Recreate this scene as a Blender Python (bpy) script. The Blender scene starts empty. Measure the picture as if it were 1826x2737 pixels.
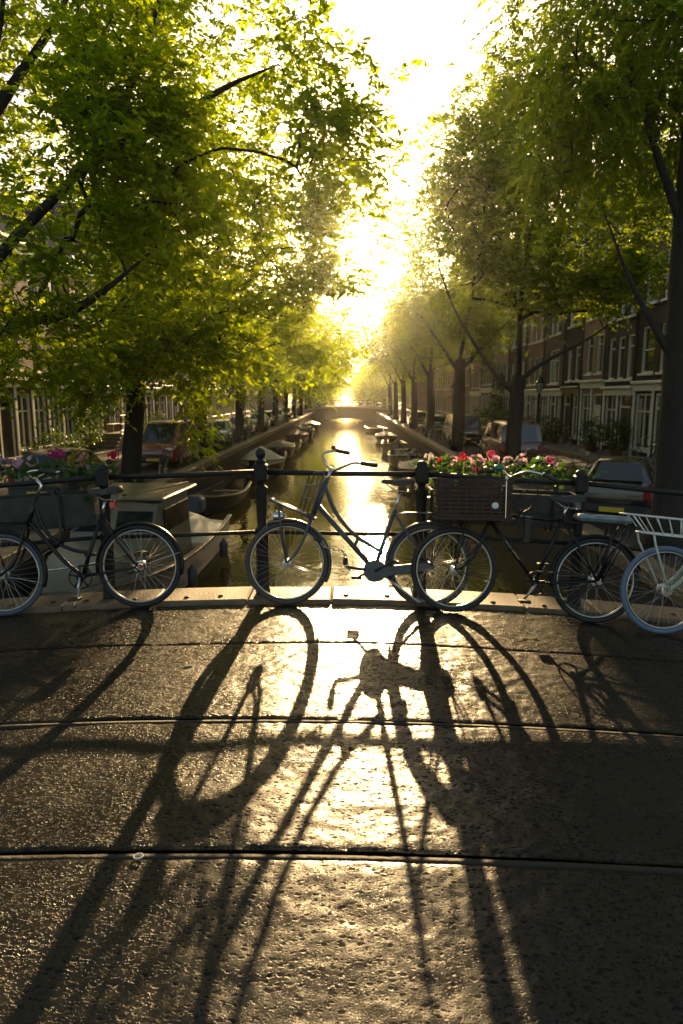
import bpy, math, random
import numpy as np
from mathutils import Vector, Matrix
R = math.radians
PI = math.pi
random.seed(7)
scene = bpy.context.scene
COL = scene.collection

# ---------------------------------------------------------------- camera
cam = bpy.data.cameras.new('camera')
cam.sensor_fit = 'HORIZONTAL'
cam.sensor_width = 24.0
cam.lens = 24.0
cam.clip_start = 0.05
cam.clip_end = 3000
cam.dof.use_dof = True
cam.dof.focus_distance = 4.6
cam.dof.aperture_fstop = 4.0
camo = bpy.data.objects.new('camera', cam)
camo.location = (0, 0, 1.70)
camo.rotation_euler = (R(90 - 9.66), 0, R(0.585))
COL.objects.link(camo)
scene.camera = camo

# ---------------------------------------------------------------- light
SUN_EL, SUN_AZ = 12.5, 2.4          # degrees; azimuth clockwise from +Y
HAZE_D, HAZE_G = 0.00030, 0.91
world = bpy.data.worlds.new('World')
scene.world = world
world.use_nodes = True
wn = world.node_tree.nodes
wl = world.node_tree.links
wn.clear()
sky = wn.new('ShaderNodeTexSky')
sky.sky_type = 'NISHITA'
sky.sun_disc = False
sky.sun_elevation = R(SUN_EL)
sky.sun_rotation = R(SUN_AZ)
sky.air_density = 1.0
sky.dust_density = 2.5
sky.ozone_density = 1.0
bg = wn.new('ShaderNodeBackground')
bg.inputs['Strength'].default_value = 0.08
wo = wn.new('ShaderNodeOutputWorld')
wb = wn.new('ShaderNodeMix')                # the photograph's warm white balance
wb.data_type = 'RGBA'
wb.blend_type = 'MULTIPLY'
wb.inputs['Factor'].default_value = 1.0
wb.inputs['B'].default_value = (1.0, 0.93, 0.80, 1)
wl.new(sky.outputs[0], wb.inputs['A'])
wl.new(wb.outputs['Result'], bg.inputs[0])
wl.new(bg.outputs[0], wo.inputs[0])

sun = bpy.data.lights.new('sun', 'SUN')
sun.energy = 5.0
sun.angle = R(0.5)
sun.color = (1.0, 0.68, 0.32)
suno = bpy.data.objects.new('sun', sun)
suno.rotation_euler = (R(90 - SUN_EL), 0, R(180 - SUN_AZ))
suno.location = (0, 30, 60)
COL.objects.link(suno)

scene.view_settings.view_transform = 'Standard'
scene.view_settings.look = 'None'
scene.view_settings.exposure = 1.65
scene.view_settings.gamma = 1.0
scene.view_settings.use_curve_mapping = False
scene.render.engine = 'CYCLES'
cy = scene.cycles
cy.use_denoising = True
cy.max_bounces = 6
cy.diffuse_bounces = 2
cy.glossy_bounces = 4
cy.transmission_bounces = 4
cy.volume_bounces = 0
cy.caustics_reflective = False
cy.caustics_refractive = False
cy.sample_clamp_indirect = 4.0

# ---------------------------------------------------------------- materials
MATS = {}
def mat(name, col, rough=0.6, metal=0.0, spec=0.5, var=0.0, vscale=8.0, bump=0.0, bscale=40.0, emit=None, sheen=0.0, coat=0.0, col2=None, stretch=None):
    """Principled material with an optional noise variation of colour and a noise bump."""
    if name in MATS:
        return MATS[name]
    m = bpy.data.materials.new(name)
    m.use_nodes = True
    n, l = m.node_tree.nodes, m.node_tree.links
    p = n['Principled BSDF']
    p.inputs['Base Color'].default_value = (*col, 1)
    p.inputs['Roughness'].default_value = rough
    p.inputs['Metallic'].default_value = metal
    p.inputs['Specular IOR Level'].default_value = spec
    if coat:
        p.inputs['Coat Weight'].default_value = coat
        p.inputs['Coat Roughness'].default_value = 0.08
    if var or bump:
        tc = n.new('ShaderNodeTexCoord')
        src = tc.outputs['Object']
        if stretch:
            mp = n.new('ShaderNodeMapping')
            mp.inputs['Scale'].default_value = stretch
            l.new(src, mp.inputs[0])
            src = mp.outputs[0]
    if var:
        t = n.new('ShaderNodeTexNoise')
        t.inputs['Scale'].default_value = vscale
        t.inputs['Detail'].default_value = 6
        t.inputs['Roughness'].default_value = 0.65
        l.new(src, t.inputs['Vector'])
        r = n.new('ShaderNodeValToRGB')
        c2 = col2 if col2 else tuple(min(1, c * (1 + var)) for c in col)
        c1 = tuple(c * (1 - var) for c in col)
        r.color_ramp.elements[0].position = 0.3
        r.color_ramp.elements[1].position = 0.72
        r.color_ramp.elements[0].color = (*c1, 1)
        r.color_ramp.elements[1].color = (*c2, 1)
        l.new(t.outputs['Fac'], r.inputs['Fac'])
        l.new(r.outputs['Color'], p.inputs['Base Color'])
        mr = n.new('ShaderNodeMapRange')
        mr.inputs['To Min'].default_value = max(0.02, rough - 0.12)
        mr.inputs['To Max'].default_value = min(1, rough + 0.12)
        l.new(t.outputs['Fac'], mr.inputs['Value'])
        l.new(mr.outputs[0], p.inputs['Roughness'])
    if bump:
        b = n.new('ShaderNodeTexNoise')
        b.inputs['Scale'].default_value = bscale
        b.inputs['Detail'].default_value = 5
        l.new(src, b.inputs['Vector'])
        bp = n.new('ShaderNodeBump')
        bp.inputs['Strength'].default_value = bump
        bp.inputs['Distance'].default_value = 0.02
        l.new(b.outputs['Fac'], bp.inputs['Height'])
        l.new(bp.outputs[0], p.inputs['Normal'])
    MATS[name] = m
    return m

def brick_mat(name, c1, c2, mortar):
    if name in MATS:
        return MATS[name]
    m = bpy.data.materials.new(name)
    m.use_nodes = True
    n, l = m.node_tree.nodes, m.node_tree.links
    p = n['Principled BSDF']
    p.inputs['Roughness'].default_value = 0.8
    p.inputs['Specular IOR Level'].default_value = 0.3
    tc = n.new('ShaderNodeTexCoord')
    mp = n.new('ShaderNodeMapping')
    mp.inputs['Rotation'].default_value = (R(90), 0, 0)
    l.new(tc.outputs['Object'], mp.inputs[0])
    b = n.new('ShaderNodeTexBrick')
    b.inputs['Scale'].default_value = 1.0
    b.inputs['Brick Width'].default_value = 0.22
    b.inputs['Row Height'].default_value = 0.065
    b.inputs['Mortar Size'].default_value = 0.008
    b.inputs['Color1'].default_value = (*c1, 1)
    b.inputs['Color2'].default_value = (*c2, 1)
    b.inputs['Mortar'].default_value = (*mortar, 1)
    l.new(mp.outputs[0], b.inputs['Vector'])
    t = n.new('ShaderNodeTexNoise')
    t.inputs['Scale'].default_value = 1.1
    t.inputs['Detail'].default_value = 6
    l.new(tc.outputs['Object'], t.inputs['Vector'])
    mx = n.new('ShaderNodeMix')
    mx.data_type = 'RGBA'
    mx.blend_type = 'MULTIPLY'
    mr = n.new('ShaderNodeMapRange')
    mr.inputs['From Min'].default_value = 0.35
    mr.inputs['From Max'].default_value = 0.7
    mr.inputs['To Max'].default_value = 0.5
    l.new(t.outputs['Fac'], mr.inputs['Value'])
    l.new(mr.outputs[0], mx.inputs['Factor'])
    l.new(b.outputs['Color'], mx.inputs['A'])
    mx.inputs['B'].default_value = (0.45, 0.42, 0.4, 1)
    l.new(mx.outputs['Result'], p.inputs['Base Color'])
    bp = n.new('ShaderNodeBump')
    bp.inputs['Strength'].default_value = 0.5
    bp.inputs['Distance'].default_value = 0.01
    bp.invert = True
    l.new(b.outputs['Fac'], bp.inputs['Height'])
    l.new(bp.outputs[0], p.inputs['Normal'])
    MATS[name] = m
    return m

def leaf_mat(name, c1, c2, trans, tmix=0.5, vscale=5.0, rough=0.45):
    """Leaf: diffuse + gloss on the face, yellow-green light coming through it."""
    m = bpy.data.materials.new(name)
    m.use_nodes = True
    n, l = m.node_tree.nodes, m.node_tree.links
    p = n['Principled BSDF']
    out = n['Material Output']
    p.inputs['Roughness'].default_value = rough
    p.inputs['Specular IOR Level'].default_value = 0.18
    tc = n.new('ShaderNodeTexCoord')
    t = n.new('ShaderNodeTexNoise')
    t.inputs['Scale'].default_value = vscale
    t.inputs['Detail'].default_value = 8
    t.inputs['Roughness'].default_value = 0.8
    l.new(tc.outputs['Object'], t.inputs['Vector'])
    r = n.new('ShaderNodeValToRGB')
    r.color_ramp.elements[0].position = 0.35
    r.color_ramp.elements[1].position = 0.65
    r.color_ramp.elements[0].color = (*c1, 1)
    r.color_ramp.elements[1].color = (*c2, 1)
    l.new(t.outputs['Fac'], r.inputs['Fac'])
    l.new(r.outputs['Color'], p.inputs['Base Color'])
    tr = n.new('ShaderNodeBsdfTranslucent')
    r2 = n.new('ShaderNodeValToRGB')
    r2.color_ramp.elements[0].position = 0.35
    r2.color_ramp.elements[1].position = 0.65
    r2.color_ramp.elements[0].color = (trans[0] * 0.62, trans[1] * 0.72, trans[2] * 0.7, 1)
    r2.color_ramp.elements[1].color = (*trans, 1)
    l.new(t.outputs['Fac'], r2.inputs['Fac'])
    l.new(r2.outputs['Color'], tr.inputs['Color'])
    mx = n.new('ShaderNodeMixShader')
    mx.inputs[0].default_value = tmix
    l.new(p.outputs[0], mx.inputs[1])
    l.new(tr.outputs[0], mx.inputs[2])
    l.new(mx.outputs[0], out.inputs['Surface'])
    MATS[name] = m
    return m

# ---------------------------------------------------------------- mesh building
class MB:
    def __init__(self):
        self.v, self.f = [], []
    def add(self, vs, fs):
        o = len(self.v)
        self.v += [tuple(p) for p in vs]
        self.f += [tuple(i + o for i in f) for f in fs]
        return self
    def box(self, c, s, rot=None):
        hx, hy, hz = s[0] / 2, s[1] / 2, s[2] / 2
        vs = [Vector((x, y, z)) for x in (-hx, hx) for y in (-hy, hy) for z in (-hz, hz)]
        if rot:
            M = Matrix.Rotation(rot[2], 3, 'Z') @ Matrix.Rotation(rot[1], 3, 'Y') @ Matrix.Rotation(rot[0], 3, 'X')
            vs = [M @ v for v in vs]
        vs = [v + Vector(c) for v in vs]
        return self.add(vs, [(0, 1, 3, 2), (4, 6, 7, 5), (0, 4, 5, 1), (2, 3, 7, 6), (0, 2, 6, 4), (1, 5, 7, 3)])
    def cbox(self, lo, hi, b=0.01):
        """box with chamfered edges (24 corners)"""
        c = [(lo[i] + hi[i]) / 2 for i in range(3)]
        h = [(hi[i] - lo[i]) / 2 for i in range(3)]
        b = min(b, min(h) * 0.9)
        vs, idx = [], {}
        for sx in (-1, 1):
            for sy in (-1, 1):
                for sz in (-1, 1):
                    for a in range(3):
                        d = [h[0] - b, h[1] - b, h[2] - b]
                        d[a] = h[a]
                        idx[(sx, sy, sz, a)] = len(vs)
                        vs.append((c[0] + sx * d[0], c[1] + sy * d[1], c[2] + sz * d[2]))
        fs = []
        S = (-1, 1)
        for s in S:
            fs.append([idx[(s, -1, -1, 0)], idx[(s, 1, -1, 0)], idx[(s, 1, 1, 0)], idx[(s, -1, 1, 0)]])
            fs.append([idx[(-1, s, -1, 1)], idx[(1, s, -1, 1)], idx[(1, s, 1, 1)], idx[(-1, s, 1, 1)]])
            fs.append([idx[(-1, -1, s, 2)], idx[(1, -1, s, 2)], idx[(1, 1, s, 2)], idx[(-1, 1, s, 2)]])
        for s in S:
            for t in S:
                fs.append([idx[(s, t, -1, 0)], idx[(s, t, 1, 0)], idx[(s, t, 1, 1)], idx[(s, t, -1, 1)]])
                fs.append([idx[(s, -1, t, 0)], idx[(s, 1, t, 0)], idx[(s, 1, t, 2)], idx[(s, -1, t, 2)]])
                fs.append([idx[(-1, s, t, 1)], idx[(1, s, t, 1)], idx[(1, s, t, 2)], idx[(-1, s, t, 2)]])
                for u in S:
                    fs.append([idx[(s, t, u, 0)], idx[(s, t, u, 1)], idx[(s, t, u, 2)]])
        return self.add(vs, fs)
    def tube(self, pts, r, n=8, closed=False, caps=True):
        pts = [Vector(p) for p in pts]
        N = len(pts)
        rs = r if isinstance(r, (list, tuple)) else [r] * N
        rings = []
        up = None
        for i in range(N):
            if closed:
                d = pts[(i + 1) % N] - pts[i - 1]
            else:
                d = pts[min(i + 1, N - 1)] - pts[max(i - 1, 0)]
            if d.length < 1e-9:
                d = Vector((0, 0, 1))
            d.normalize()
            if up is None:
                a = Vector((0, 0, 1)) if abs(d.z) < 0.9 else Vector((1, 0, 0))
                up = (a - d * a.dot(d)).normalized()
            else:
                up = up - d * up.dot(d)
                if up.length < 1e-6:
                    up = d.orthogonal()
                up.normalize()
            sd = d.cross(up)
            rings.append([pts[i] + (up * math.cos(2 * PI * k / n) + sd * math.sin(2 * PI * k / n)) * rs[i] for k in range(n)])
        vs = [p for ring in rings for p in ring]
        fs = []
        for i in range(N if closed else N - 1):
            j = (i + 1) % N
            for k in range(n):
                k2 = (k + 1) % n
                fs.append((i * n + k, i * n + k2, j * n + k2, j * n + k))
        if caps and not closed:
            fs.append(tuple(range(n - 1, -1, -1)))
            fs.append(tuple((N - 1) * n + k for k in range(n)))
        return self.add(vs, fs)
    def lathe(self, prof, n=16, M=None, square=False):
        """profile of (radius, z) turned about Z"""
        vs = []
        for (r, z) in prof:
            for k in range(n):
                a = 2 * PI * (k + 0.5) / n
                p = Vector((r * math.cos(a), r * math.sin(a), z))
                vs.append(M @ p if M else p)
        fs = []
        for i in range(len(prof) - 1):
            for k in range(n):
                k2 = (k + 1) % n
                fs.append((i * n + k, i * n + k2, (i + 1) * n + k2, (i + 1) * n + k))
        fs.append(tuple(range(n - 1, -1, -1)))
        fs.append(tuple((len(prof) - 1) * n + k for k in range(n)))
        return self.add(vs, fs)
    def torus(self, c, Rr, r, n=40, m=8, a0=0.0, a1=2 * PI, ry=None):
        """ring in the XZ plane"""
        full = abs(a1 - a0 - 2 * PI) < 1e-6
        k = n if full else n + 1
        ry = ry or r
        vs = []
        for i in range(k):
            a = a0 + (a1 - a0) * i / n
            for j in range(m):
                b = 2 * PI * j / m
                rr = Rr + r * math.cos(b)
                vs.append((c[0] + rr * math.cos(a), c[1] + ry * math.sin(b), c[2] + rr * math.sin(a)))
        fs = []
        for i in range(n):
            i2 = (i + 1) % k
            for j in range(m):
                j2 = (j + 1) % m
                fs.append((i * m + j, i * m + j2, i2 * m + j2, i2 * m + j))
        return self.add(vs, fs)
    def prism(self, outline, y0, y1):
        """outline of (x, z) extruded along Y"""
        n = len(outline)
        vs = [(x, y0, z) for x, z in outline] + [(x, y1, z) for x, z in outline]
        fs = [tuple(range(n - 1, -1, -1)), tuple(range(n, 2 * n))]
        fs += [(i, (i + 1) % n, n + (i + 1) % n, n + i) for i in range(n)]
        return self.add(vs, fs)
    def sphere(self, c, r, n=10, m=7, s=(1, 1, 1)):
        vs = []
        for i in range(m + 1):
            t = PI * i / m
            for k in range(n):
                a = 2 * PI * k / n
                vs.append((c[0] + r * s[0] * math.sin(t) * math.cos(a), c[1] + r * s[1] * math.sin(t) * math.sin(a), c[2] + r * s[2] * math.cos(t)))
        fs = [(i * n + k, i * n + (k + 1) % n, (i + 1) * n + (k + 1) % n, (i + 1) * n + k) for i in range(m) for k in range(n)]
        return self.add(vs, fs)
    def loft(self, sections, caps=True):
        n = len(sections[0])
        vs = [p for s in sections for p in s]
        fs = []
        for i in range(len(sections) - 1):
            for k in range(n - 1):
                fs.append((i * n + k, i * n + k + 1, (i + 1) * n + k + 1, (i + 1) * n + k))
        if caps:
            fs.append(tuple(range(n - 1, -1, -1)))
            fs.append(tuple((len(sections) - 1) * n + k for k in range(n)))
        return self.add(vs, fs)
    def mesh(self, name, m, smooth=False):
        me = bpy.data.meshes.new(name)
        me.from_pydata(self.v, [], self.f)
        me.materials.append(m)
        if smooth:
            me.shade_smooth()
            if smooth is not True:
                me.set_sharp_from_angle(angle=R(smooth))
        me.update()
        return me
    def build(self, name, m, parent=None, smooth=False, kind=None, loc=None, bevel=0):
        o = bpy.data.objects.new(name, self.mesh(name, m, smooth))
        return link(o, parent, kind, loc, bevel)

def link(o, parent=None, kind=None, loc=None, bevel=0):
    COL.objects.link(o)
    if parent:
        o.parent = parent
    if kind:
        o['kind'] = kind
    if loc is not None:
        o.location = loc
    if bevel:
        b = o.modifiers.new('bevel', 'BEVEL')
        b.width = bevel
        b.segments = 2
        b.limit_method = 'ANGLE'
    return o

def put(name, me, parent=None, loc=(0, 0, 0), rot=None, kind=None, scale=None):
    o = bpy.data.objects.new(name, me)
    link(o, parent, kind, loc)
    if rot:
        o.rotation_euler = rot
    if scale:
        o.scale = scale
    return o

def tag(o, label, cat, group=None):
    o['label'] = label
    o['category'] = cat
    if group:
        o['group'] = group
    return o

def thing(name, label, cat, loc=(0, 0, 0), rz=0.0, group=None):
    o = bpy.data.objects.new(name, None)
    o.empty_display_size = 0.2
    COL.objects.link(o)
    o.location = loc
    o.rotation_euler = (0, 0, rz)
    return tag(o, label, cat, group)

def copy_thing(o, parent=None):
    kids = list(o.children)
    c = o.copy()
    COL.objects.link(c)
    if parent:
        c.parent = parent
    for k in kids:
        copy_thing(k, c)
    return c

def smoothpts(pts, n=6):
    """Catmull-Rom through the points"""
    P = [Vector(p) for p in pts]
    P = [2 * P[0] - P[1]] + P + [2 * P[-1] - P[-2]]
    out = []
    for i in range(1, len(P) - 2):
        a, b, c, d = P[i - 1:i + 3]
        for k in range(n):
            t = k / n
            out.append(0.5 * ((2 * b) + (c - a) * t + (2 * a - 5 * b + 4 * c - d) * t * t + (3 * b - a - 3 * c + d) * t ** 3))
    out.append(P[-2])
    return out

def np_mesh(name, V, F, m, smooth=False):
    """V (n,3), F (k,4 or 3) arrays"""
    me = bpy.data.meshes.new(name)
    k = F.shape[1]
    me.vertices.add(len(V))
    me.vertices.foreach_set('co', V.astype(np.float32).ravel())
    me.loops.add(F.size)
    me.loops.foreach_set('vertex_index', F.astype(np.int32).ravel())
    me.polygons.add(len(F))
    me.polygons.foreach_set('loop_start', np.arange(0, F.size, k, dtype=np.int32))
    me.materials.append(m)
    me.update(calc_edges=True)
    if smooth:
        me.shade_smooth()
    return me

# value noise on arrays, used for the relief of the paving
def vnoise(x, y, seed):
    rs = np.random.RandomState(seed)
    T = rs.rand(256, 256)
    xi, yi = np.floor(x).astype(int), np.floor(y).astype(int)
    fx, fy = x - xi, y - yi
    fx, fy = fx * fx * (3 - 2 * fx), fy * fy * (3 - 2 * fy)
    g = lambda a, b: T[a % 256, b % 256]
    return (g(xi, yi) * (1 - fx) + g(xi + 1, yi) * fx) * (1 - fy) + (g(xi, yi + 1) * (1 - fx) + g(xi + 1, yi + 1) * fx) * fy

STREET, WATER = -1.2, -2.7
def deck_z(x):
    return STREET * (1 - np.exp(-0.018 * (x + 0.4) ** 2 / 1.2))
# ================================================================ SETTING
XL, XR = -6.1, 4.9                    # quay edges
FL, FR = -14.5, 13.0                  # house fronts
END = 330.0

M_street = brick_mat('clinker_paving', (0.10, 0.065, 0.05), (0.07, 0.05, 0.042), (0.035, 0.03, 0.026))
for nd in MATS['clinker_paving'].node_tree.nodes:
    if nd.type == 'MAPPING':
        nd.inputs['Rotation'].default_value = (0, 0, 0)
    if nd.type == 'TEX_BRICK':
        nd.inputs['Brick Width'].default_value = 0.20
        nd.inputs['Row Height'].default_value = 0.07
M_stone = mat('kerb_stone', (0.18, 0.125, 0.074), 0.6, var=0.35, vscale=5, bump=0.35, bscale=60)
M_quay = brick_mat('quay_brick', (0.09, 0.06, 0.045), (0.06, 0.045, 0.038), (0.05, 0.045, 0.04))
M_iron = mat('black_iron', (0.012, 0.0125, 0.013), 0.42, spec=0.32, var=0.4, vscale=18, bump=0.25, bscale=90)
M_dark = mat('joint_tar', (0.012, 0.011, 0.010), 0.7)

# water
M_water = bpy.data.materials.new('canal_water')
M_water.use_nodes = True
n, l = M_water.node_tree.nodes, M_water.node_tree.links
p = n['Principled BSDF']
p.inputs['Base Color'].default_value = (0.060, 0.042, 0.007, 1)
p.inputs['Roughness'].default_value = 0.04
p.inputs['IOR'].default_value = 1.333
p.inputs['Specular IOR Level'].default_value = 0.5
tc = n.new('ShaderNodeTexCoord')
mp = n.new('ShaderNodeMapping')
mp.inputs['Scale'].default_value = (1.0, 0.55, 1.0)
l.new(tc.outputs['Object'], mp.inputs[0])
w1 = n.new('ShaderNodeTexNoise')
w1.inputs['Scale'].default_value = 1.3
w1.inputs['Detail'].default_value = 3
w1.inputs['Roughness'].default_value = 0.45
w2 = n.new('ShaderNodeTexNoise')
w2.inputs['Scale'].default_value = 6.0
w2.inputs['Detail'].default_value = 2
l.new(mp.outputs[0], w1.inputs['Vector'])
l.new(mp.outputs[0], w2.inputs['Vector'])
b1 = n.new('ShaderNodeBump')
b1.inputs['Strength'].default_value = 1.0
b1.inputs['Distance'].default_value = 0.020
b2 = n.new('ShaderNodeBump')
b2.inputs['Strength'].default_value = 1.0
b2.inputs['Distance'].default_value = 0.007
l.new(w1.outputs['Fac'], b1.inputs['Height'])
l.new(w2.outputs['Fac'], b2.inputs['Height'])
l.new(b1.outputs[0], b2.inputs['Normal'])
l.new(b2.outputs[0], p.inputs['Normal'])

# streets: one sheet on each side of the canal, joined behind its far end
st = MB()
for x0, x1 in ((-140, XL - 0.45), (XR + 0.45, 140)):
    st.add([(x0, -60, STREET), (x1, -60, STREET), (x1, END, STREET), (x0, END, STREET)], [(0, 1, 2, 3)])
st.add([(-140, END, STREET), (140, END, STREET), (140, 620, STREET), (-140, 620, STREET)], [(0, 1, 2, 3)])
st.build('street', M_street, kind='structure')
wt = MB()
wt.add([(XL - 0.1, -40, WATER), (XR + 0.1, -40, WATER), (XR + 0.1, END + 1, WATER), (XL - 0.1, END + 1, WATER)], [(0, 1, 2, 3)])
wt.build('water', M_water, kind='structure')

# footpaths in front of the houses, with a stone kerb
M_slab = mat('pavement_slabs', (0.13, 0.115, 0.10), 0.75, var=0.3, vscale=3, bump=0.2)
fp = MB()
fp.box(((-12.3 + FL) / 2, 140, STREET + 0.05), (FL + 12.3, 380, 0.14))
fp.box(((11.0 + FR) / 2, 140, STREET + 0.05), (FR - 11.0, 380, 0.14))
fp.build('pavement', M_slab, kind='structure')
kb = MB()
for x in (-12.2, 10.9):
    kb.box((x, 140, STREET + 0.055), (0.18, 380, 0.15))
kb.build('kerb', M_stone, kind='structure')

# quay walls with their coping stones
def quay(label, x, sgn):
    q = thing('quay_wall', label, 'quay wall', (x, 0, WATER))
    w = MB()
    w.box((-sgn * 0.2, 145, -0.05), (0.4, 370, 2.3 + 0.7))
    w.build('brick_face', M_quay, q, loc=(0, 0, 0))
    s = MB()
    s.cbox((-0.24, 0.006, 0), (0.24, 1.194, 0.26), 0.02)
    me = s.mesh('coping_stone', M_stone)
    for i in range(80):
        put('coping_stone', me, q, (-sgn * 0.215, 7.2 + i * 1.2, 1.5 - 0.16 + random.uniform(-0.008, 0.008)), (0, random.uniform(-.006, .006), 0))
    s = MB()
    for i in range(80, 265):
        s.box((-sgn * 0.215, 7.8 + i * 1.2, 1.47), (0.48, 1.19, 0.26))
    s.build('coping', M_stone, q, kind='stuff')
    return q
ql = quay('brick quay wall with stone coping on the side with the red van and cabin boat', XL, 1)
qr = quay('brick quay wall with stone coping below the maroon van and lamp post', XR, -1)
for o in list(ql.children) + list(qr.children):
    if o.name.startswith('brick_face'):
        o.location.z = 0.0

# iron bollards/timber fenders are left to the boats; the bridge deck
M_deck = bpy.data.materials.new('pitted_bridge_paving')
M_deck.use_nodes = True
n, l = M_deck.node_tree.nodes, M_deck.node_tree.links
p = n['Principled BSDF']
tc = n.new('ShaderNodeTexCoord')
def nz(scale, det, rough, vec=None, dist=0.0):
    t = n.new('ShaderNodeTexNoise')
    t.inputs['Scale'].default_value = scale
    t.inputs['Detail'].default_value = det
    t.inputs['Roughness'].default_value = rough
    t.inputs['Distortion'].default_value = dist
    l.new(vec or tc.outputs['Object'], t.inputs['Vector'])
    return t.outputs['Fac']
def ramp(src, stops):
    r = n.new('ShaderNodeValToRGB')
    e = r.color_ramp.elements
    while len(e) < len(stops):
        e.new(0.5)
    for k, (pos, c) in enumerate(stops):
        e[k].position = pos
        e[k].color = (*c, 1) if isinstance(c, tuple) else (c, c, c, 1)
    l.new(src, r.inputs['Fac'])
    return r.outputs['Color']
def math_n(op, a, b=None, v=None):
    q = n.new('ShaderNodeMath')
    q.operation = op
    l.new(a, q.inputs[0])
    if b is not None:
        l.new(b, q.inputs[1])
    if v is not None:
        q.inputs[1].default_value = v
    return q.outputs[0]
mp = n.new('ShaderNodeMapping')
mp.inputs['Scale'].default_value = (0.75, 1.25, 1)
l.new(tc.outputs['Object'], mp.inputs[0])
wob = n.new('ShaderNodeTexNoise')
wob.inputs['Scale'].default_value = 55
wob.inputs['Detail'].default_value = 3
l.new(mp.outputs[0], wob.inputs['Vector'])
wadd = n.new('ShaderNodeVectorMath')
wadd.operation = 'MULTIPLY_ADD'
l.new(wob.outputs['Color'], wadd.inputs[0])
wadd.inputs[1].default_value = (0.022, 0.022, 0.022)
l.new(mp.outputs[0], wadd.inputs[2])
def cells(scale):
    v = n.new('ShaderNodeTexVoronoi')
    v.inputs['Scale'].default_value = scale
    l.new(wadd.outputs[0], v.inputs['Vector'])
    sx = n.new('ShaderNodeSeparateColor')
    l.new(v.outputs['Color'], sx.inputs[0])
    # every stone chip lost leaves a hole of its own size
    return ramp(math_n('SUBTRACT', v.outputs['Distance'], math_n('MULTIPLY', sx.outputs[0], v=0.36)), [(0.0, 0.0), (0.12, 1.0)])
pits = math_n('MULTIPLY', cells(44), cells(92))        # 0 in a pit
grain = nz(170, 3, 0.6)
blot = nz(1.1, 6, 0.7)
base = ramp(blot, [(0.3, (0.008, 0.006, 0.004)), (0.7, (0.018, 0.013, 0.008))])
mx = n.new('ShaderNodeMix')
mx.data_type = 'RGBA'
l.new(pits, mx.inputs['Factor'])
mx.inputs['A'].default_value = (0.004, 0.0035, 0.003, 1)
l.new(base, mx.inputs['B'])
l.new(mx.outputs['Result'], p.inputs['Base Color'])
rg = n.new('ShaderNodeMapRange')
rg.inputs['To Min'].default_value = 0.85
rg.inputs['To Max'].default_value = 0.22
l.new(pits, rg.inputs['Value'])
stain = ramp(nz(0.8, 5, 0.7, None, 0.8), [(0.35, 0.0), (0.68, 0.15)])      # worn-smooth and dusty patches
l.new(math_n('ADD', rg.outputs[0], stain), p.inputs['Roughness'])
hsum = math_n('ADD', math_n('MULTIPLY', pits, v=1.0), math_n('MULTIPLY', grain, v=0.16))
bp = n.new('ShaderNodeBump')
bp.inputs['Strength'].default_value = 0.9
bp.inputs['Distance'].default_value = 0.009
l.new(hsum, bp.inputs['Height'])
l.new(bp.outputs[0], p.inputs['Normal'])
p.inputs['Specular IOR Level'].default_value = 0.30

deck = bpy.data.objects.new('bridge', None)
COL.objects.link(deck)
deck['kind'] = 'structure'
def relief(x, y):
    h = (vnoise(x * 7, y * 11, 1) - 0.5) * 0.006 + (vnoise(x * 17 + 9, y * 25 + 4, 2) - 0.5) * 0.0026
    h += (vnoise(x * 38, y * 52 + 7, 3) - 0.5) * 0.0032 + (vnoise(x * 0.9, y * 1.3, 5) - 0.5) * 0.02
    return h
seams = [5.455, 4.55, 3.41, 2.33, 1.22, 0.12]
xs_f = np.arange(-3.6, 3.6, 0.013)
xs = np.concatenate([np.linspace(-14, -3.7, 60), xs_f, np.linspace(3.7, 13, 50)])
def grid_slab(y0, y1, step, xs, edge_drop=True):
    ys = np.linspace(y0, y1, max(2, int((y1 - y0) / step)))
    X, Y = np.meshgrid(xs, ys)
    Z = deck_z(X) + relief(X, Y)
    Z = Z + (vnoise(X * 0.5, Y * 0 + y0, 11) - 0.5) * 0.012
    if edge_drop:                      # worn, rounded edges at the joints
        d = np.minimum(Y - y0, y1 - Y)
        Z = Z - 0.008 * np.exp(-d / 0.010)
    V = np.stack([X, Y, Z], -1).reshape(-1, 3)
    # a skirt down the joint
    ny, nx = X.shape
    i = np.arange(ny * nx).reshape(ny, nx)
    F = np.stack([i[:-1, :-1], i[:-1, 1:], i[1:, 1:], i[1:, :-1]], -1).reshape(-1, 4)
    lo = V[i[0]].copy(); lo[:, 2] -= 0.08
    hi = V[i[-1]].copy(); hi[:, 2] -= 0.08
    b = len(V)
    V = np.concatenate([V, lo, hi])
    k = np.arange(nx - 1)
    F = np.concatenate([F, np.stack([i[0, :-1], i[0, 1:], b + k + 1, b + k], -1), np.stack([i[-1, 1:], i[-1, :-1], b + nx + k, b + nx + k + 1], -1)])
    return V, F
for k in range(len(seams) - 1):
    y1, y0 = seams[k] - 0.006, seams[k + 1] + 0.006
    if k > 1:
        y1 -= 0.036                    # room for the joint strip
    V, F = grid_slab(y0, y1, 0.012 if k < 4 else 0.04, xs)
    put('paving_slab', np_mesh('paving_slab', V, F, M_deck, True), deck)
V, F = grid_slab(-6.0, 0.10, 0.3, np.linspace(-14, 13, 110))
put('paving_slab', np_mesh('paving_slab', V, F, M_deck, True), deck)
M_strip = mat('joint_strip', (0.035, 0.027, 0.018), 0.75, spec=0.3, var=0.3, vscale=9, bump=0.5, bscale=35)
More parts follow.
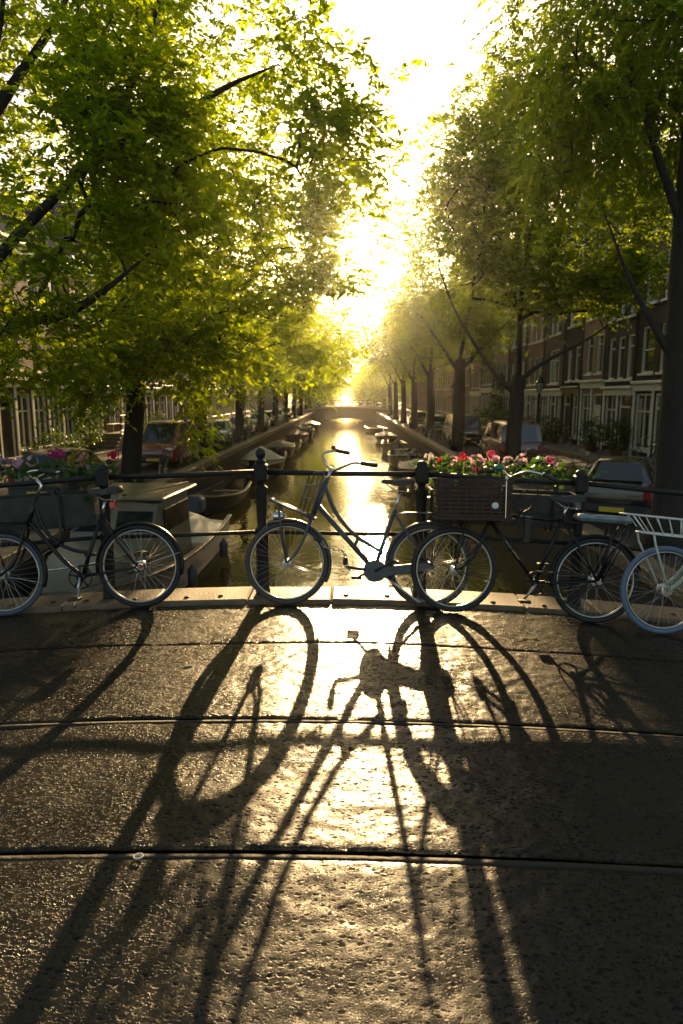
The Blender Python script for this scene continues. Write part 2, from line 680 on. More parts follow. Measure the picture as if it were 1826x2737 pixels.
for k in range(2, len(seams) - 1):
    X = np.linspace(-14, 13, 240)
    y1 = seams[k] - 0.010
    prof = [(0.0, -0.05), (-0.001, -0.012), (-0.004, -0.003), (-0.020, -0.001), (-0.032, -0.002), (-0.0355, -0.05)]
    wob = (vnoise(X * 1.7, X * 0 + k, 21) - 0.5) * 0.012
    V = np.stack([np.stack([X, y1 + a + wob * 0.15, deck_z(X) + b + 0.002], -1) for a, b in prof], 0)
    m_, q_ = V.shape[0], V.shape[1]
    i = np.arange(m_ * q_).reshape(m_, q_)
    F = np.stack([i[:-1, :-1], i[:-1, 1:], i[1:, 1:], i[1:, :-1]], -1).reshape(-1, 4)
    put('joint_strip', np_mesh('joint_strip', V.reshape(-1, 3), F, M_strip, True), deck)
# dark bed under the joints and the deck itself down to the water side
X = np.linspace(-14, 13, 60)
bed = MB()
bed.loft([[(x, -6.0, deck_z(x) - 0.045), (x, 5.46, deck_z(x) - 0.045), (x, 5.46, deck_z(x) - 0.5), (x, -6.0, deck_z(x) - 0.5), (x, -6.0, deck_z(x) - 0.045)] for x in X])
bed.build('deck_bed', M_dark, deck)
fas = MB()
fas.loft([[(x, 5.46, deck_z(x) - 0.06), (x, 5.80, deck_z(x) - 0.06), (x, 5.80, deck_z(x) - 0.62), (x, 5.46, deck_z(x) - 0.62), (x, 5.46, deck_z(x) - 0.06)] for x in np.linspace(-9, 8, 40)])
fas.build('fascia_beam', M_quay, deck)
# coping stones with lifting bolts
x = -9.0
M_bolt = mat('bolt_iron', (0.02, 0.018, 0.015), 0.5)
bolt = MB().lathe([(0.022, 0), (0.022, 0.006), (0.014, 0.012)], 10).mesh('bolt', M_bolt)
k = 0
rr = random.Random(3)
while x < 8:
    w = rr.choice([0.62, 0.78, 0.92, 0.70])
    s = MB()
    s.cbox((0.004, 0, -0.10), (w - 0.004, 0.40, 0), 0.012)
    z = float(deck_z(x + w / 2)) + 0.035
    sl = float(deck_z(x + w) - deck_z(x)) / w
    o = s.build('coping_stone', M_stone, deck)
    o.location = (x, 5.468, float(deck_z(x)) + 0.035 + rr.uniform(-.004, .004))
    o.rotation_euler = (0, -math.atan(sl), 0)
    for q in range(2):
        put('bolt', bolt, o, (w * (0.25 + 0.5 * q) + rr.uniform(-.06, .06), 0.10 + rr.uniform(-.02, .05), 0))
    x += w
    k += 1

# ---------------------------------------------------------------- railing of our bridge
rail = thing('bridge_railing', 'black iron bridge railing with turned posts the bikes lean on', 'railing', (0, 5.66, 0))
POSTX = [-7.25, -5.95, -4.65, -3.36, -2.05, -0.73, 0.61, 1.93, 3.25, 4.55, 5.85]
shaft = [(0.062, 0), (0.062, 0.03), (0.055, 0.05), (0.052, 0.50), (0.058, 0.52), (0.058, 0.56), (0.040, 0.58), (0.036, 0.60), (0.050, 0.86), (0.056, 0.90), (0.056, 0.915), (0.034, 0.935), (0.034, 0.955), (0.046, 0.975)]
p_shaft = MB().lathe(shaft, 18).mesh('post', M_iron, 40)
blk = MB()
blk.cbox((-0.055, -0.055, 0.972), (0.055, 0.055, 1.115), 0.012)
p_block = blk.mesh('post_block', M_iron)
p_ball = MB().lathe([(0.040, 1.112), (0.044, 1.135), (0.026, 1.150), (0.024, 1.158), (0.036, 1.170), (0.042, 1.192), (0.042, 1.205), (0.034, 1.228), (0.018, 1.242), (0.004, 1.246)], 18).mesh('ball_finial', M_iron, 40)
p_dome = MB().lathe([(0.045, 1.112), (0.047, 1.128), (0.040, 1.145), (0.022, 1.156), (0.003, 1.159)], 18).mesh('cap', M_iron, 40)
for xq in POSTX:
    z = float(deck_z(xq)) + 0.03
    o = put('post', p_shaft, rail, (xq, 0, z))
    put('block', p_block, o)
    if abs(xq + 0.73) < 0.01:
        put('ball_finial', p_ball, o)
    else:
        put('cap', p_dome, o)
for h, r in ((1.045, 0.022), (0.535, 0.017)):
    for a, b in zip(POSTX[:-1], POSTX[1:]):
        za, zb = float(deck_z(a)) + 0.03 + h, float(deck_z(b)) + 0.03 + h
        t = MB().tube([(a + 0.04, 0, za), ((a + b) / 2, 0, (za + zb) / 2 - 0.004), (b - 0.04, 0, zb)], r, 12)
        t.build('top_rail' if h > 1 else 'lower_rail', M_iron, rail, smooth=True)

# ---------------------------------------------------------------- far bridge
FB = 122.0
M_fb = mat('far_bridge_stone', (0.05, 0.043, 0.036), 0.8, var=0.3, vscale=0.8)
fb = thing('canal_bridge', 'low far bridge across the end of the canal with bright railing', 'bridge', (0, FB, 0))
b = MB()
xs2 = np.linspace(-9.5, 8.5, 30)
crown = lambda x: STREET + 1.05 * math.exp(-((x - 0.1) / 8.0) ** 4)
under = lambda x: max(WATER - 0.2, WATER + 0.42 - 0.03 * (x + 0.6) ** 2) if abs(x + 0.6) < 4.9 else WATER - 0.3
b.loft([[(x, 0, under(x)), (x, 0, crown(x)), (x, 8, crown(x)), (x, 8, under(x)), (x, 0, under(x))] for x in xs2])
b.build('deck', M_fb, fb)
e = MB()
e.loft([[(x, -0.12, crown(x) - 0.28), (x, -0.12, crown(x) + 0.03), (x, 0.2, crown(x) + 0.03), (x, 0.2, crown(x) - 0.28), (x, -0.12, crown(x) - 0.28)] for x in xs2])
e.build('stone_edge', M_stone, fb)
for yy in (0.05, 7.9):
    for h in (1.0, 0.55):
        MB().tube([(x, yy, crown(x) + h) for x in xs2], 0.035, 6).build('rail', M_iron, fb)
    for x in np.linspace(-9, 8, 12):
        MB().box((x, yy, crown(x) + 0.5), (0.09, 0.09, 1.08)).build('post', M_iron, fb)
# ================================================================ HOUSES
M_white = mat('cream_paint', (0.80, 0.75, 0.64), 0.5, var=0.12, vscale=4)
M_black = mat('black_paint', (0.022, 0.021, 0.02), 0.4, var=0.3, vscale=3)
M_glass = mat('window_glass', (0.012, 0.014, 0.015), 0.06, spec=0.7)
M_curtain = mat('curtain', (0.42, 0.40, 0.36), 0.9)
M_roof = mat('roof_tiles', (0.10, 0.05, 0.035), 0.8, var=0.4, vscale=2, bump=0.6, bscale=6)
B_red = brick_mat('red_brown_brick', (0.42, 0.18, 0.12), (0.33, 0.14, 0.10), (0.20, 0.17, 0.14))
B_brown = brick_mat('brown_brick', (0.15, 0.072, 0.046), (0.11, 0.055, 0.038), (0.14, 0.12, 0.10))
B_dark = brick_mat('dark_brick', (0.055, 0.04, 0.035), (0.04, 0.032, 0.03), (0.05, 0.045, 0.04))
B_tan = brick_mat('tan_brick', (0.26, 0.15, 0.09), (0.20, 0.12, 0.075), (0.26, 0.22, 0.18))
B_plum = brick_mat('plum_brick', (0.45, 0.26, 0.22), (0.37, 0.21, 0.18), (0.18, 0.15, 0.13))
DOORS = {'green': mat('door_green', (0.02, 0.05, 0.035), 0.3), 'black': M_black, 'white': M_white,
         'brown': mat('door_brown', (0.10, 0.045, 0.02), 0.4), 'blue': mat('door_blue', (0.02, 0.035, 0.08), 0.3)}

_win = {}
def window_meshes(w, h, style):
    key = (round(w, 2), round(h, 2), style)
    if key in _win:
        return _win[key]
    f = MB()
    t = 0.085
    f.box((t / 2, 0.03, h / 2), (t, 0.10, h))
    f.box((w - t / 2, 0.03, h / 2), (t, 0.10, h))
    f.box((w / 2, 0.03, h - t / 2), (w - 2 * t, 0.10, t))
    f.box((w / 2, 0.03, t / 2), (w - 2 * t, 0.10, t))
    if style in ('sash', 'grid'):
        f.box((w / 2, 0.04, h * 0.5), (w - 2 * t, 0.07, 0.06))
    if style == 'cross':
        f.box((w / 2, 0.04, h * 0.68), (w - 2 * t, 0.07, 0.07))
        f.box((w / 2, 0.041, h * 0.5), (0.07, 0.068, h - 2 * t))
    if style == 'grid':
        for q in (1 / 3, 2 / 3):
            f.box((w * q, 0.042, h * 0.5), (0.035, 0.05, h - 2 * t))
        for q in (0.26, 0.75):
            f.box((w / 2, 0.043, h * q), (w - 2 * t, 0.045, 0.035))
    if style == 'tall':
        f.box((w / 2, 0.04, h * 0.74), (w - 2 * t, 0.07, 0.06))
    pn = MB()
    pn.box((w / 2, 0.085, h / 2), (w - 0.1, 0.015, h - 0.1))
    s = MB()
    s.cbox((-0.07, -0.10, -0.11), (w + 0.07, 0.10, -0.004), 0.012)
    c = MB()
    c.box((w * 0.18, 0.073, h * 0.5), (w * 0.2, 0.006, h * 0.82))
    c.box((w * 0.82, 0.073, h * 0.5), (w * 0.2, 0.006, h * 0.82))
    r = (f.mesh('window', M_white), pn.mesh('pane', M_glass), s.mesh('sill', M_white), c.mesh('curtain', M_curtain))
    _win[key] = r
    return r

def facade_mesh(W, Hh, holes, m, depth=0.2):
    """front wall with real openings and reveals; holes = (x, z, w, h)"""
    xs = sorted({0.0, W} | {v for o in holes for v in (o[0], o[0] + o[2])})
    zs = sorted({0.0, Hh} | {v for o in holes for v in (o[1], o[1] + o[3])})
    b = MB()
    for i in range(len(xs) - 1):
        for j in range(len(zs) - 1):
            cx, cz = (xs[i] + xs[i + 1]) / 2, (zs[j] + zs[j + 1]) / 2
            if any(o[0] < cx < o[0] + o[2] and o[1] < cz < o[1] + o[3] for o in holes):
                continue
            b.add([(xs[i], 0, zs[j]), (xs[i + 1], 0, zs[j]), (xs[i + 1], 0, zs[j + 1]), (xs[i], 0, zs[j + 1])], [(0, 1, 2, 3)])
    for x, z, w, h in holes:
        b.add([(x, 0, z), (x + w, 0, z), (x + w, 0, z + h), (x, 0, z + h), (x, depth, z), (x + w, depth, z), (x + w, depth, z + h), (x, depth, z + h)],
              [(0, 1, 5, 4), (1, 2, 6, 5), (2, 3, 7, 6), (3, 0, 4, 7)])
    # the rest of the body
    D = 9.0
    b.add([(0, 0, 0), (0, D, 0), (0, D, Hh), (0, 0, Hh), (W, 0, 0), (W, D, 0), (W, D, Hh), (W, 0, Hh)],
          [(0, 1, 2, 3), (5, 4, 7, 6), (1, 5, 6, 2), (3, 2, 6, 7)])
    b.add([(0, 0.6, 0), (W, 0.6, 0), (W, 0.6, Hh), (0, 0.6, Hh)], [(0, 1, 2, 3)])
    return b

hr = random.Random(11)
def house(side, y0, y1, label, brick, storeys=3, cols=2, gf='shop', top='cornice', door='black', style='sash', win=(0.95, 1.85),
          trim=None, gh=3.5, sh=3.0, detail=True, gfmat=None):
    W = y1 - y0 - 0.006
    gh, sh = gh + hr.uniform(-0.3, 0.25), sh + hr.uniform(-0.15, 0.12)
    trim = trim or M_white
    if side > 0:
        h = thing('canal_house', label, 'house', (FR, y1, STREET), R(-90), 'brick houses along the canal')
    else:
        h = thing('canal_house', label, 'house', (FL, y0, STREET), R(90), 'brick houses along the canal')
    Hh = gh + sh * storeys
    holes, wins = [], []
    ww, wh = win
    ww = min(ww, (W - 0.5) / cols - 0.25)
    gap = (W - cols * ww) / (cols + 1)
    for s in range(storeys):
        hh = wh if s < storeys - 1 else wh * 0.86
        for c in range(cols):
            x, z = gap + c * (ww + gap), gh + 0.35 + s * sh
            holes.append((x, z, ww, hh))
            wins.append((x, z, ww, hh, style))
    # ground floor: door bay + window bays
    bays = max(2, int(round(W / 1.7)))
    bw = W / bays
    dbay = hr.randrange(bays) if detail else 0
    doors = []
    for k in range(bays):
        x = k * bw + 0.18
        w = bw - 0.36
        if k == dbay:
            holes.append((x, 0.16, w, 2.85))
            doors.append((x, w))
        else:
            z = 0.75 if gf != 'shop' else 0.55
            hh = 2.2 if gf != 'shop' else 2.45
            holes.append((x, z, w, hh))
            wins.append((x, z, w, hh, 'cross' if gf == 'shop' else style))
    facade_mesh(W, Hh, holes, brick).build('wall', brick, h)
    for (x, z, w, hh, stl) in wins:
        f, pn, sl, cu = window_meshes(w, hh, stl)
        o = put('window', f, h, (x, 0.07, z))
        put('pane', pn, o)
        put('sill', sl, o, (0, -0.075, 0))
        if hr.random() < 0.3 and detail:
            put('curtain', cu, o)
    for (x, w) in doors:
        fr = MB()
        fr.box((0.05, 0, 1.42), (0.1, 0.14, 2.85)).box((w - 0.05, 0, 1.42), (0.1, 0.14, 2.85)).box((w / 2, 0, 2.80), (w - 0.2, 0.14, 0.1)).box((w / 2, 0, 2.22), (w - 0.2, 0.12, 0.09))
        fr.build('door_frame', M_white, h, loc=(x, 0.10, 0.16))
        d = MB()
        d.box((w / 2, 0, 1.09), (w - 0.2, 0.06, 2.17))
        for zz, hz in ((0.5, 0.55), (1.45, 0.95)):
            for qq in (-1, 1):
                d.box((w / 2 + qq * (w - 0.2) * 0.23, -0.035, zz), ((w - 0.2) * 0.36, 0.02, hz))
        do = d.build('door', DOORS[door], h, loc=(x, 0.12, 0.16))
        MB().sphere((w - 0.22, -0.07, 1.05), 0.035, 8, 6).build('handle', mat('brass', (0.5, 0.33, 0.1), 0.3, metal=1.0), do, smooth=True)
        MB().box((w / 2, 0, 2.50), (w - 0.2, 0.015, 0.5)).build('fanlight', M_glass, h, loc=(x, 0.13, 0.16))
        MB().cbox((x - 0.15, -0.55, 0.0), (x + w + 0.15, 0.0, 0.30), 0.02).build('doorstep', M_stone, h)
    # white woodwork of the ground floor
    if gf in ('shop', 'panel'):
        gm = gfmat or trim
        for k in range(bays + 1):
            x = min(max(k * bw, 0.10), W - 0.10)
            MB().cbox((x - 0.10, -0.055, 0.16), (x + 0.10, -0.003, gh - 0.42), 0.012).build('pilaster', gm, h)
        e = MB()
        e.cbox((0.01, -0.10, gh - 0.42), (W - 0.01, -0.003, gh - 0.12), 0.01)
        e.cbox((0.0, -0.22, gh - 0.118), (W, -0.003, gh + 0.02), 0.02)
        e.build('entablature', gm, h)
    else:
        MB().cbox((0.01, -0.035, 0.0), (W - 0.01, -0.003, 0.5), 0.01).build('plinth', M_stone, h)
    # top
    if top == 'cornice':
        c = MB()
        c.cbox((0.0, -0.18, Hh - 0.45), (W, -0.003, Hh - 0.06), 0.02)
        c.cbox((0.0, -0.36, Hh - 0.058), (W, 0.3, Hh + 0.12), 0.03)
        c.build('cornice', trim, h)
        rf = MB()
        rf.add([(0, 0.25, Hh + 0.02), (W, 0.25, Hh + 0.02), (W, 3.2, Hh + 2.6), (0, 3.2, Hh + 2.6), (0, 9, Hh + 0.02), (W, 9, Hh + 0.02)],
               [(0, 1, 2, 3), (3, 2, 5, 4), (0, 3, 4), (1, 5, 2)])
        rf.build('roof', M_roof, h)
        MB().cbox((W * 0.15, 3.0, Hh + 1.8), (W * 0.15 + 0.6, 3.6, Hh + 3.5), 0.02).build('chimney', brick, h)
    else:
        g = MB()
        a = [(W * 0.02, Hh), (W * 0.98, Hh), (W * 0.98, Hh + 0.5), (W * 0.74, Hh + 1.1), (W * 0.70, Hh + 2.3), (W * 0.58, Hh + 2.6), (W * 0.5, Hh + 2.9), (W * 0.42, Hh + 2.6), (W * 0.30, Hh + 2.3), (W * 0.26, Hh + 1.1), (W * 0.02, Hh + 0.5)]
        g.prism(a, 0.0, 0.3)
        go = g.build('gable', brick, h)
        t = MB()
        t.tube([(x, -0.02, z + 0.04) for x, z in a[2:]], 0.07, 6)
        t.build('gable_trim', trim, go)
        MB().box((W / 2, -0.015, Hh + 1.4), (0.8, 0.03, 1.1)).build('attic_window', M_glass, go)
        rf = MB()
        rf.add([(0, 0.3, Hh), (W, 0.3, Hh), (W / 2, 0.3, Hh + 2.3), (0, 9, Hh), (W, 9, Hh), (W / 2, 9, Hh + 2.3)], [(0, 2, 5, 3), (1, 4, 5, 2), (3, 5, 4)])
        rf.build('roof', M_roof, h)
    if detail:
        MB().tube([(W - 0.06, -0.06, 0.2), (W - 0.06, -0.06, Hh - 0.5)], 0.05, 8).build('downpipe', M_black, h)
    return h

# right bank (x = 13), from the one beside the big trunk to the far end
RH = [
 (20.5, 27.6, 'black painted house at the edge of the row, mostly behind the thick dark trunk', B_dark, 3, 3, 'shop', 'cornice', 'black', 'sash', dict(win=(1.25, 2.0))),
 (27.6, 31.7, 'narrow black house with stepped cream fascia over a dark arched door', B_dark, 3, 2, 'shop', 'cornice', 'black', 'sash', dict(win=(1.3, 2.0))),
 (31.7, 35.4, 'black house with cream shop windows and three tall first-floor windows', B_dark, 3, 3, 'shop', 'gable', 'black', 'tall', dict(win=(0.95, 2.0))),
 (35.4, 38.9, 'plum brick house with a wholly white painted wooden ground floor', B_plum, 3, 2, 'shop', 'cornice', 'white', 'tall', dict(win=(0.9, 2.0))),
 (38.9, 42.1, 'narrow dark house with plain black ground floor beside the white-fronted one', B_dark, 3, 2, 'shop', 'gable', 'green', 'tall', dict(win=(0.85, 1.9), gfmat=M_black)),
 (42.1, 46.4, 'brown brick house with one wide white cross window above cream porch', B_brown, 3, 1, 'shop', 'cornice', 'black', 'cross', dict(win=(2.1, 2.1))),
 (46.4, 51.0, 'red brick house behind the lamp post with three small white windows', B_red, 3, 3, 'shop', 'cornice', 'brown', 'sash', {}),
 (51.0, 56.5, 'brown brick house partly behind the forked tree on the lamp side', B_brown, 3, 3, 'panel', 'gable', 'black', 'grid', {}),
 (56.5, 62.5, 'plum house with white balcony canopy behind the round hedge', B_plum, 3, 4, 'shop', 'cornice', 'black', 'sash', {}),
 (62.5, 68.0, 'dark brick house with four close-set white windows beyond the hedge', B_dark, 4, 4, 'panel', 'cornice', 'blue', 'sash', {}),
 (68.0, 74.0, 'red brick house beyond the second tree of the lamp side', B_red, 3, 3, 'shop', 'gable', 'black', 'sash', {}),
 (74.0, 80.5, 'hazy brown house past the black delivery van', B_brown, 4, 3, 'plain', 'cornice', 'black', 'sash', {}),
 (80.5, 87.0, 'hazy plum house further down the lamp side row', B_plum, 3, 3, 'plain', 'cornice', 'black', 'sash', {}),
 (87.0, 95.0, 'hazy red house near the far bridge on the lamp side', B_red, 4, 4, 'plain', 'gable', 'black', 'sash', {}),
 (95.0, 104.0, 'hazy dark house just before the far bridge on the lamp side', B_brown, 3, 4, 'plain', 'cornice', 'black', 'sash', {}),
 (104.0, 114.0, 'hazy house at the far bridge corner on the lamp side', B_red, 4, 4, 'plain', 'cornice', 'black', 'sash', {}),
 (132.0, 145.0, 'pale hazy house beyond the far bridge on the lamp side', B_brown, 4, 5, 'plain', 'cornice', 'black', 'sash', {}),
 (145.0, 160.0, 'last hazy house visible beyond the far bridge on the lamp side', B_plum, 4, 5, 'plain', 'cornice', 'black', 'sash', {}),
]
for i, (a, b_, lab, br, stn, co, gf, tp, dr, sty, kw) in enumerate(RH):
    house(1, a, b_, lab, br, stn, co, gf, tp, dr, sty, detail=a < 75, **kw)
LH = [
 (19.5, 28.3, 'brown brick house at the very edge behind the left-hand limb', B_brown, 2, 3, 'shop', 'cornice', 'black', 'sash', dict(sh=2.9)),
 (28.3, 36.5, 'brown brick house with long cream shop fascia and climbing rose by its door', B_brown, 2, 3, 'shop', 'cornice', 'black', 'sash', dict(sh=2.9)),
 (36.5, 42.3, 'sunlit plum house with raised stoop bench behind the leaning trunk', B_plum, 2, 3, 'panel', 'cornice', 'black', 'sash', dict(sh=3.1)),
 (42.3, 47.5, 'red brick house behind the leaning trunk and red van', B_red, 3, 3, 'panel', 'gable', 'green', 'grid', {}),
 (47.5, 53.0, 'tan brick house just above the red van', B_tan, 3, 3, 'panel', 'cornice', 'brown', 'tall', {}),
 (53.0, 62.0, 'sunlit tan house with tall narrow windows beyond the red van', B_tan, 3, 5, 'panel', 'cornice', 'black', 'tall', dict(win=(0.9, 2.2))),
 (62.0, 69.0, 'plum brick house beyond the tall-windowed tan one', B_plum, 3, 3, 'panel', 'gable', 'black', 'sash', {}),
 (69.0, 76.0, 'red brick house behind the row of silver cars', B_red, 3, 4, 'panel', 'cornice', 'black', 'sash', {}),
 (76.0, 84.0, 'hazy brown house further along the car row', B_brown, 3, 4, 'plain', 'cornice', 'black', 'sash', {}),
 (84.0, 92.0, 'hazy tan house far along the car row', B_tan, 4, 4, 'plain', 'cornice', 'black', 'sash', {}),
 (92.0, 101.0, 'hazy red house before the far bridge on the car-row side', B_red, 3, 4, 'plain', 'gable', 'black', 'sash', {}),
 (101.0, 112.0, 'hazy house at the far bridge corner on the car-row side', B_brown, 4, 4, 'plain', 'cornice', 'black', 'sash', {}),
 (130.0, 145.0, 'pale hazy house beyond the far bridge on the car-row side', B_tan, 4, 5, 'plain', 'cornice', 'black', 'sash', {}),
 (145.0, 160.0, 'last hazy house visible beyond the far bridge on the car-row side', B_red, 4, 5, 'plain', 'cornice', 'black', 'sash', {}),
]
for i, (a, b_, lab, br, stn, co, gf, tp, dr, sty, kw) in enumerate(LH):
    house(-1, a, b_, lab, br, stn, co, gf, tp, dr, sty, detail=a < 75, **kw)

# raised stoop with bench and railing before the plum house
so = thing('stoop', 'stone stoop with wooden bench and iron railing before the sunlit plum house', 'stoop', (FL + 1.3, 38.0, STREET + 0.12))
MB().cbox((-0.9, -0.9, 0), (0.9, 2.2, 0.75), 0.03).build('landing', M_stone, so)
for k in range(3):
    MB().cbox((-0.9, -0.9 - 0.32 * (k + 1), 0), (0.9, -0.905 - 0.32 * k, 0.56 - 0.19 * k), 0.02).build('step', M_stone, so)
for yq in (-0.85, 0.65, 2.15):
    MB().tube([(0.85, yq, 0.75), (0.85, yq, 1.75)], 0.03, 8).build('baluster', M_iron, so)
for hz in (1.25, 1.73):
    MB().tube([(0.85, -0.88, hz), (0.85, 2.18, hz)], 0.028, 8).build('handrail', M_iron, so)
be = thing('bench', 'wooden bench on the stoop against the plum house', 'bench', (FL + 1.0, 39.2, STREET + 0.87))
M_wood = mat('weathered_wood', (0.34, 0.24, 0.15), 0.6, var=0.35, vscale=6, stretch=(1, 8, 8))
for k in range(3):
    MB().cbox((-0.15 + 0.15 * k, -0.75, 0.42), (-0.015 + 0.15 * k, 0.75, 0.46), 0.006).build('seat_slat', M_wood, be)
for yq in (-0.65, 0.65):
    MB().cbox((-0.13, yq - 0.03, 0), (0.26, yq + 0.03, 0.42), 0.006).build('leg', M_wood, be)
# ================================================================ CARS
M_tyre = mat('tyre_rubber', (0.018, 0.018, 0.018), 0.7)
M_alloy = mat('alloy', (0.45, 0.45, 0.46), 0.35, metal=0.9)
M_chrome = mat('chrome', (0.75, 0.74, 0.72), 0.14, metal=1.0)
M_carglass = mat('car_glass', (0.015, 0.018, 0.02), 0.05, spec=0.8)
M_lens = mat('lamp_lens', (0.55, 0.56, 0.56), 0.12, spec=0.8)
M_tail = mat('tail_lens', (0.25, 0.01, 0.01), 0.2, spec=0.7)
M_plate = mat('yellow_plate', (0.62, 0.42, 0.03), 0.5)
M_bump = mat('dark_plastic', (0.03, 0.03, 0.03), 0.55)
def paint(name, c):
    return mat('paint_' + name, c, 0.25, spec=0.5, coat=0.8)
wheel_t = MB().torus((0, 0, 0), 0.25, 0.065, 22, 8, ry=0.09).mesh('tyre', M_tyre, True)
wr = MB()
wr.lathe([(0.19, -0.05), (0.20, 0.055), (0.15, 0.06), (0.05, 0.075)], 18, Matrix.Rotation(R(90), 4, 'X'))
wheel_r = wr.mesh('rim', M_alloy, 30)

# kinds: lower body stations (x from tail to nose, z_sill, z_belt, half width) and roof stations (x, z, half width)
KINDS = {
 'hatch': dict(L=3.9, W=0.84,
    low=[(-1.95, .42, .62, .70), (-1.92, .30, .88, .78), (-1.70, .22, .94, .83), (-0.6, .20, .93, .84), (0.75, .20, .92, .84), (1.0, .20, .90, .83), (1.60, .22, .78, .80), (1.88, .28, .66, .72), (1.95, .38, .56, .62)],
    top=[(-1.82, .92, .70), (-1.45, 1.36, .60), (-0.9, 1.46, .60), (-0.1, 1.45, .60), (0.35, 1.38, .59), (1.05, .90, .72)]),
 'sedan': dict(L=4.5, W=0.87,
    low=[(-2.25, .42, .70, .70), (-2.20, .30, .92, .80), (-1.5, .22, .95, .86), (-0.6, .20, .93, .87), (0.9, .20, .92, .87), (1.2, .20, .90, .85), (1.9, .22, .78, .80), (2.18, .28, .66, .72), (2.25, .38, .56, .62)],
    top=[(-1.62, .94, .74), (-1.0, 1.36, .60), (-0.5, 1.42, .60), (0.1, 1.41, .60), (0.5, 1.35, .59), (1.25, .90, .74)]),
 'van': dict(L=4.6, W=0.90,
    low=[(-2.3, .34, 1.0, .84), (-2.26, .28, 1.06, .88), (-1.5, .24, 1.08, .90), (-0.2, .22, 1.07, .90), (1.3, .22, 1.04, .90), (1.7, .22, 1.0, .88), (2.1, .24, .86, .84), (2.26, .28, .74, .78), (2.3, .36, .60, .70)],
    top=[(-2.24, 1.06, .84), (-2.08, 1.74, .76), (-1.4, 1.84, .76), (0.0, 1.84, .76), (0.75, 1.76, .75), (1.75, 1.00, .80)]),
}
def car(label, x, y, heading, pm, kind, cat='car', yellow=False, group='vehicles parked along the quays'):
    K = KINDS[kind]
    c = thing('parked_van' if kind == 'van' else 'parked_car', label, cat, (x, y, STREET), heading, group)
    def sec(xx, z0, z1, w):
        zm = z0 + (z1 - z0) * 0.5
        return [(xx, -w * 0.90, z0), (xx, -w, z0 + 0.1), (xx, -w * 1.01, zm), (xx, -w * 0.97, z1 - 0.05), (xx, -w * 0.90, z1),
                (xx, 0, z1 + 0.025), (xx, w * 0.90, z1), (xx, w * 0.97, z1 - 0.05), (xx, w * 1.01, zm), (xx, w, z0 + 0.1), (xx, w * 0.90, z0), (xx, -w * 0.90, z0)]
    low = K['low']
    b = MB()
    b.loft([sec(*s) for s in low])
    b.build('body', pm, c, smooth=35)
    def wat(xx):
        for a, d in zip(low[:-1], low[1:]):
            if a[0] <= xx <= d[0]:
                t = (xx - a[0]) / (d[0] - a[0])
                return a[2] + t * (d[2] - a[2]), a[3] + t * (d[3] - a[3])
        return low[-1][2], low[-1][3]
    top = K['top']
    g = MB()
    secs = []
    for (xx, z, w) in top:
        zb, wb = wat(xx)
        zb -= 0.04
        wb *= 0.93
        secs.append([(xx, -wb, zb), (xx, -w, max(z - 0.05, zb)), (xx, -w * 0.86, max(z, zb)), (xx, 0, max(z + 0.02, zb)), (xx, w * 0.86, max(z, zb)), (xx, w, max(z - 0.05, zb)), (xx, wb, zb)])
    g.loft(secs)
    g.build('cabin', pm, c, smooth=35)
    def pane(name, q, ins=0.08, off=0.008):
        q = [Vector(v) for v in q]
        ce = sum(q, Vector()) / len(q)
        nn = (q[1] - q[0]).cross(q[2] - q[0]).normalized()
        if nn.dot(ce - Vector((0, 0, 0.8))) < 0:
            nn = -nn
        q2 = [v + (ce - v).normalized() * ins + nn * off for v in q]
        MB().add(q2, [tuple(range(len(q2)))]).build(name, M_carglass, c)
    # windscreen, rear window, side windows
    s0, s1 = secs[-2], secs[-1]
    pane('windscreen', [s0[2], s0[4], (s1[4][0] - 0.02, s1[4][1], s1[4][2]), (s1[2][0] - 0.02, s1[2][1], s1[2][2])], 0.07, 0.032)
    s0, s1 = secs[1], secs[0]
    pane('rear_window', [s0[2], s0[4], s1[4], s1[2]], 0.10, 0.032)
    nsec = len(secs)
    for sd in (0, 1):
        A = (0, 1) if sd == 0 else (6, 5)
        segs = [(1, 2), (2, 3), (3, nsec - 2)] if kind != 'van' else [(1, 2), (2, 3), (3, nsec - 2)]
        for a, d in segs:
            lo_a, hi_a, lo_d, hi_d = secs[a][A[0]], secs[a][A[1]], secs[d][A[0]], secs[d][A[1]]
            if kind == 'van' and a == 1:
                continue
            up = lambda lo, hi, t: tuple(lo[i] + (hi[i] - lo[i]) * t for i in range(3))
            pane('side_window', [up(lo_a, hi_a, .12), up(hi_a, lo_a, .02), up(hi_d, lo_d, .02), up(lo_d, hi_d, .12)], 0.05, 0.006)
    Lh = K['L'] / 2
    W = K['W']
    for wx in (-Lh * 0.62, Lh * 0.64):
        for sy in (-1, 1):
            w = put('wheel', wheel_t, c, (wx, sy * (W - 0.06), 0.315), (0, 0, 0 if sy > 0 else PI))
            put('rim', wheel_r, w, (0, 0.02, 0))
    for sy in (-1, 1):
        MB().sphere((0, 0, 0), 1, 10, 6).build('headlight', M_lens, c, smooth=True, loc=(Lh - 0.16, sy * W * 0.66, 0.66 if kind != 'van' else 0.78)).scale = (0.12, 0.17, 0.085)
        MB().cbox((-0.03, -0.08, -0.16), (0.03, 0.08, 0.16), 0.02).build('tail_light', M_tail, c, loc=(-Lh + 0.02, sy * W * 0.80, 0.80))
        MB().sphere((0, 0, 0), 1, 10, 6).build('mirror', pm, c, smooth=True, loc=(top[-1][0] - 0.25, sy * (W + 0.09), 0.98 if kind != 'van' else 1.18)).scale = (0.07, 0.11, 0.08)
    MB().cbox((Lh - 0.13, -W * 0.86, 0.30), (Lh + 0.05, W * 0.86, 0.48), 0.05).build('front_bumper', M_bump if kind == 'van' else pm, c)
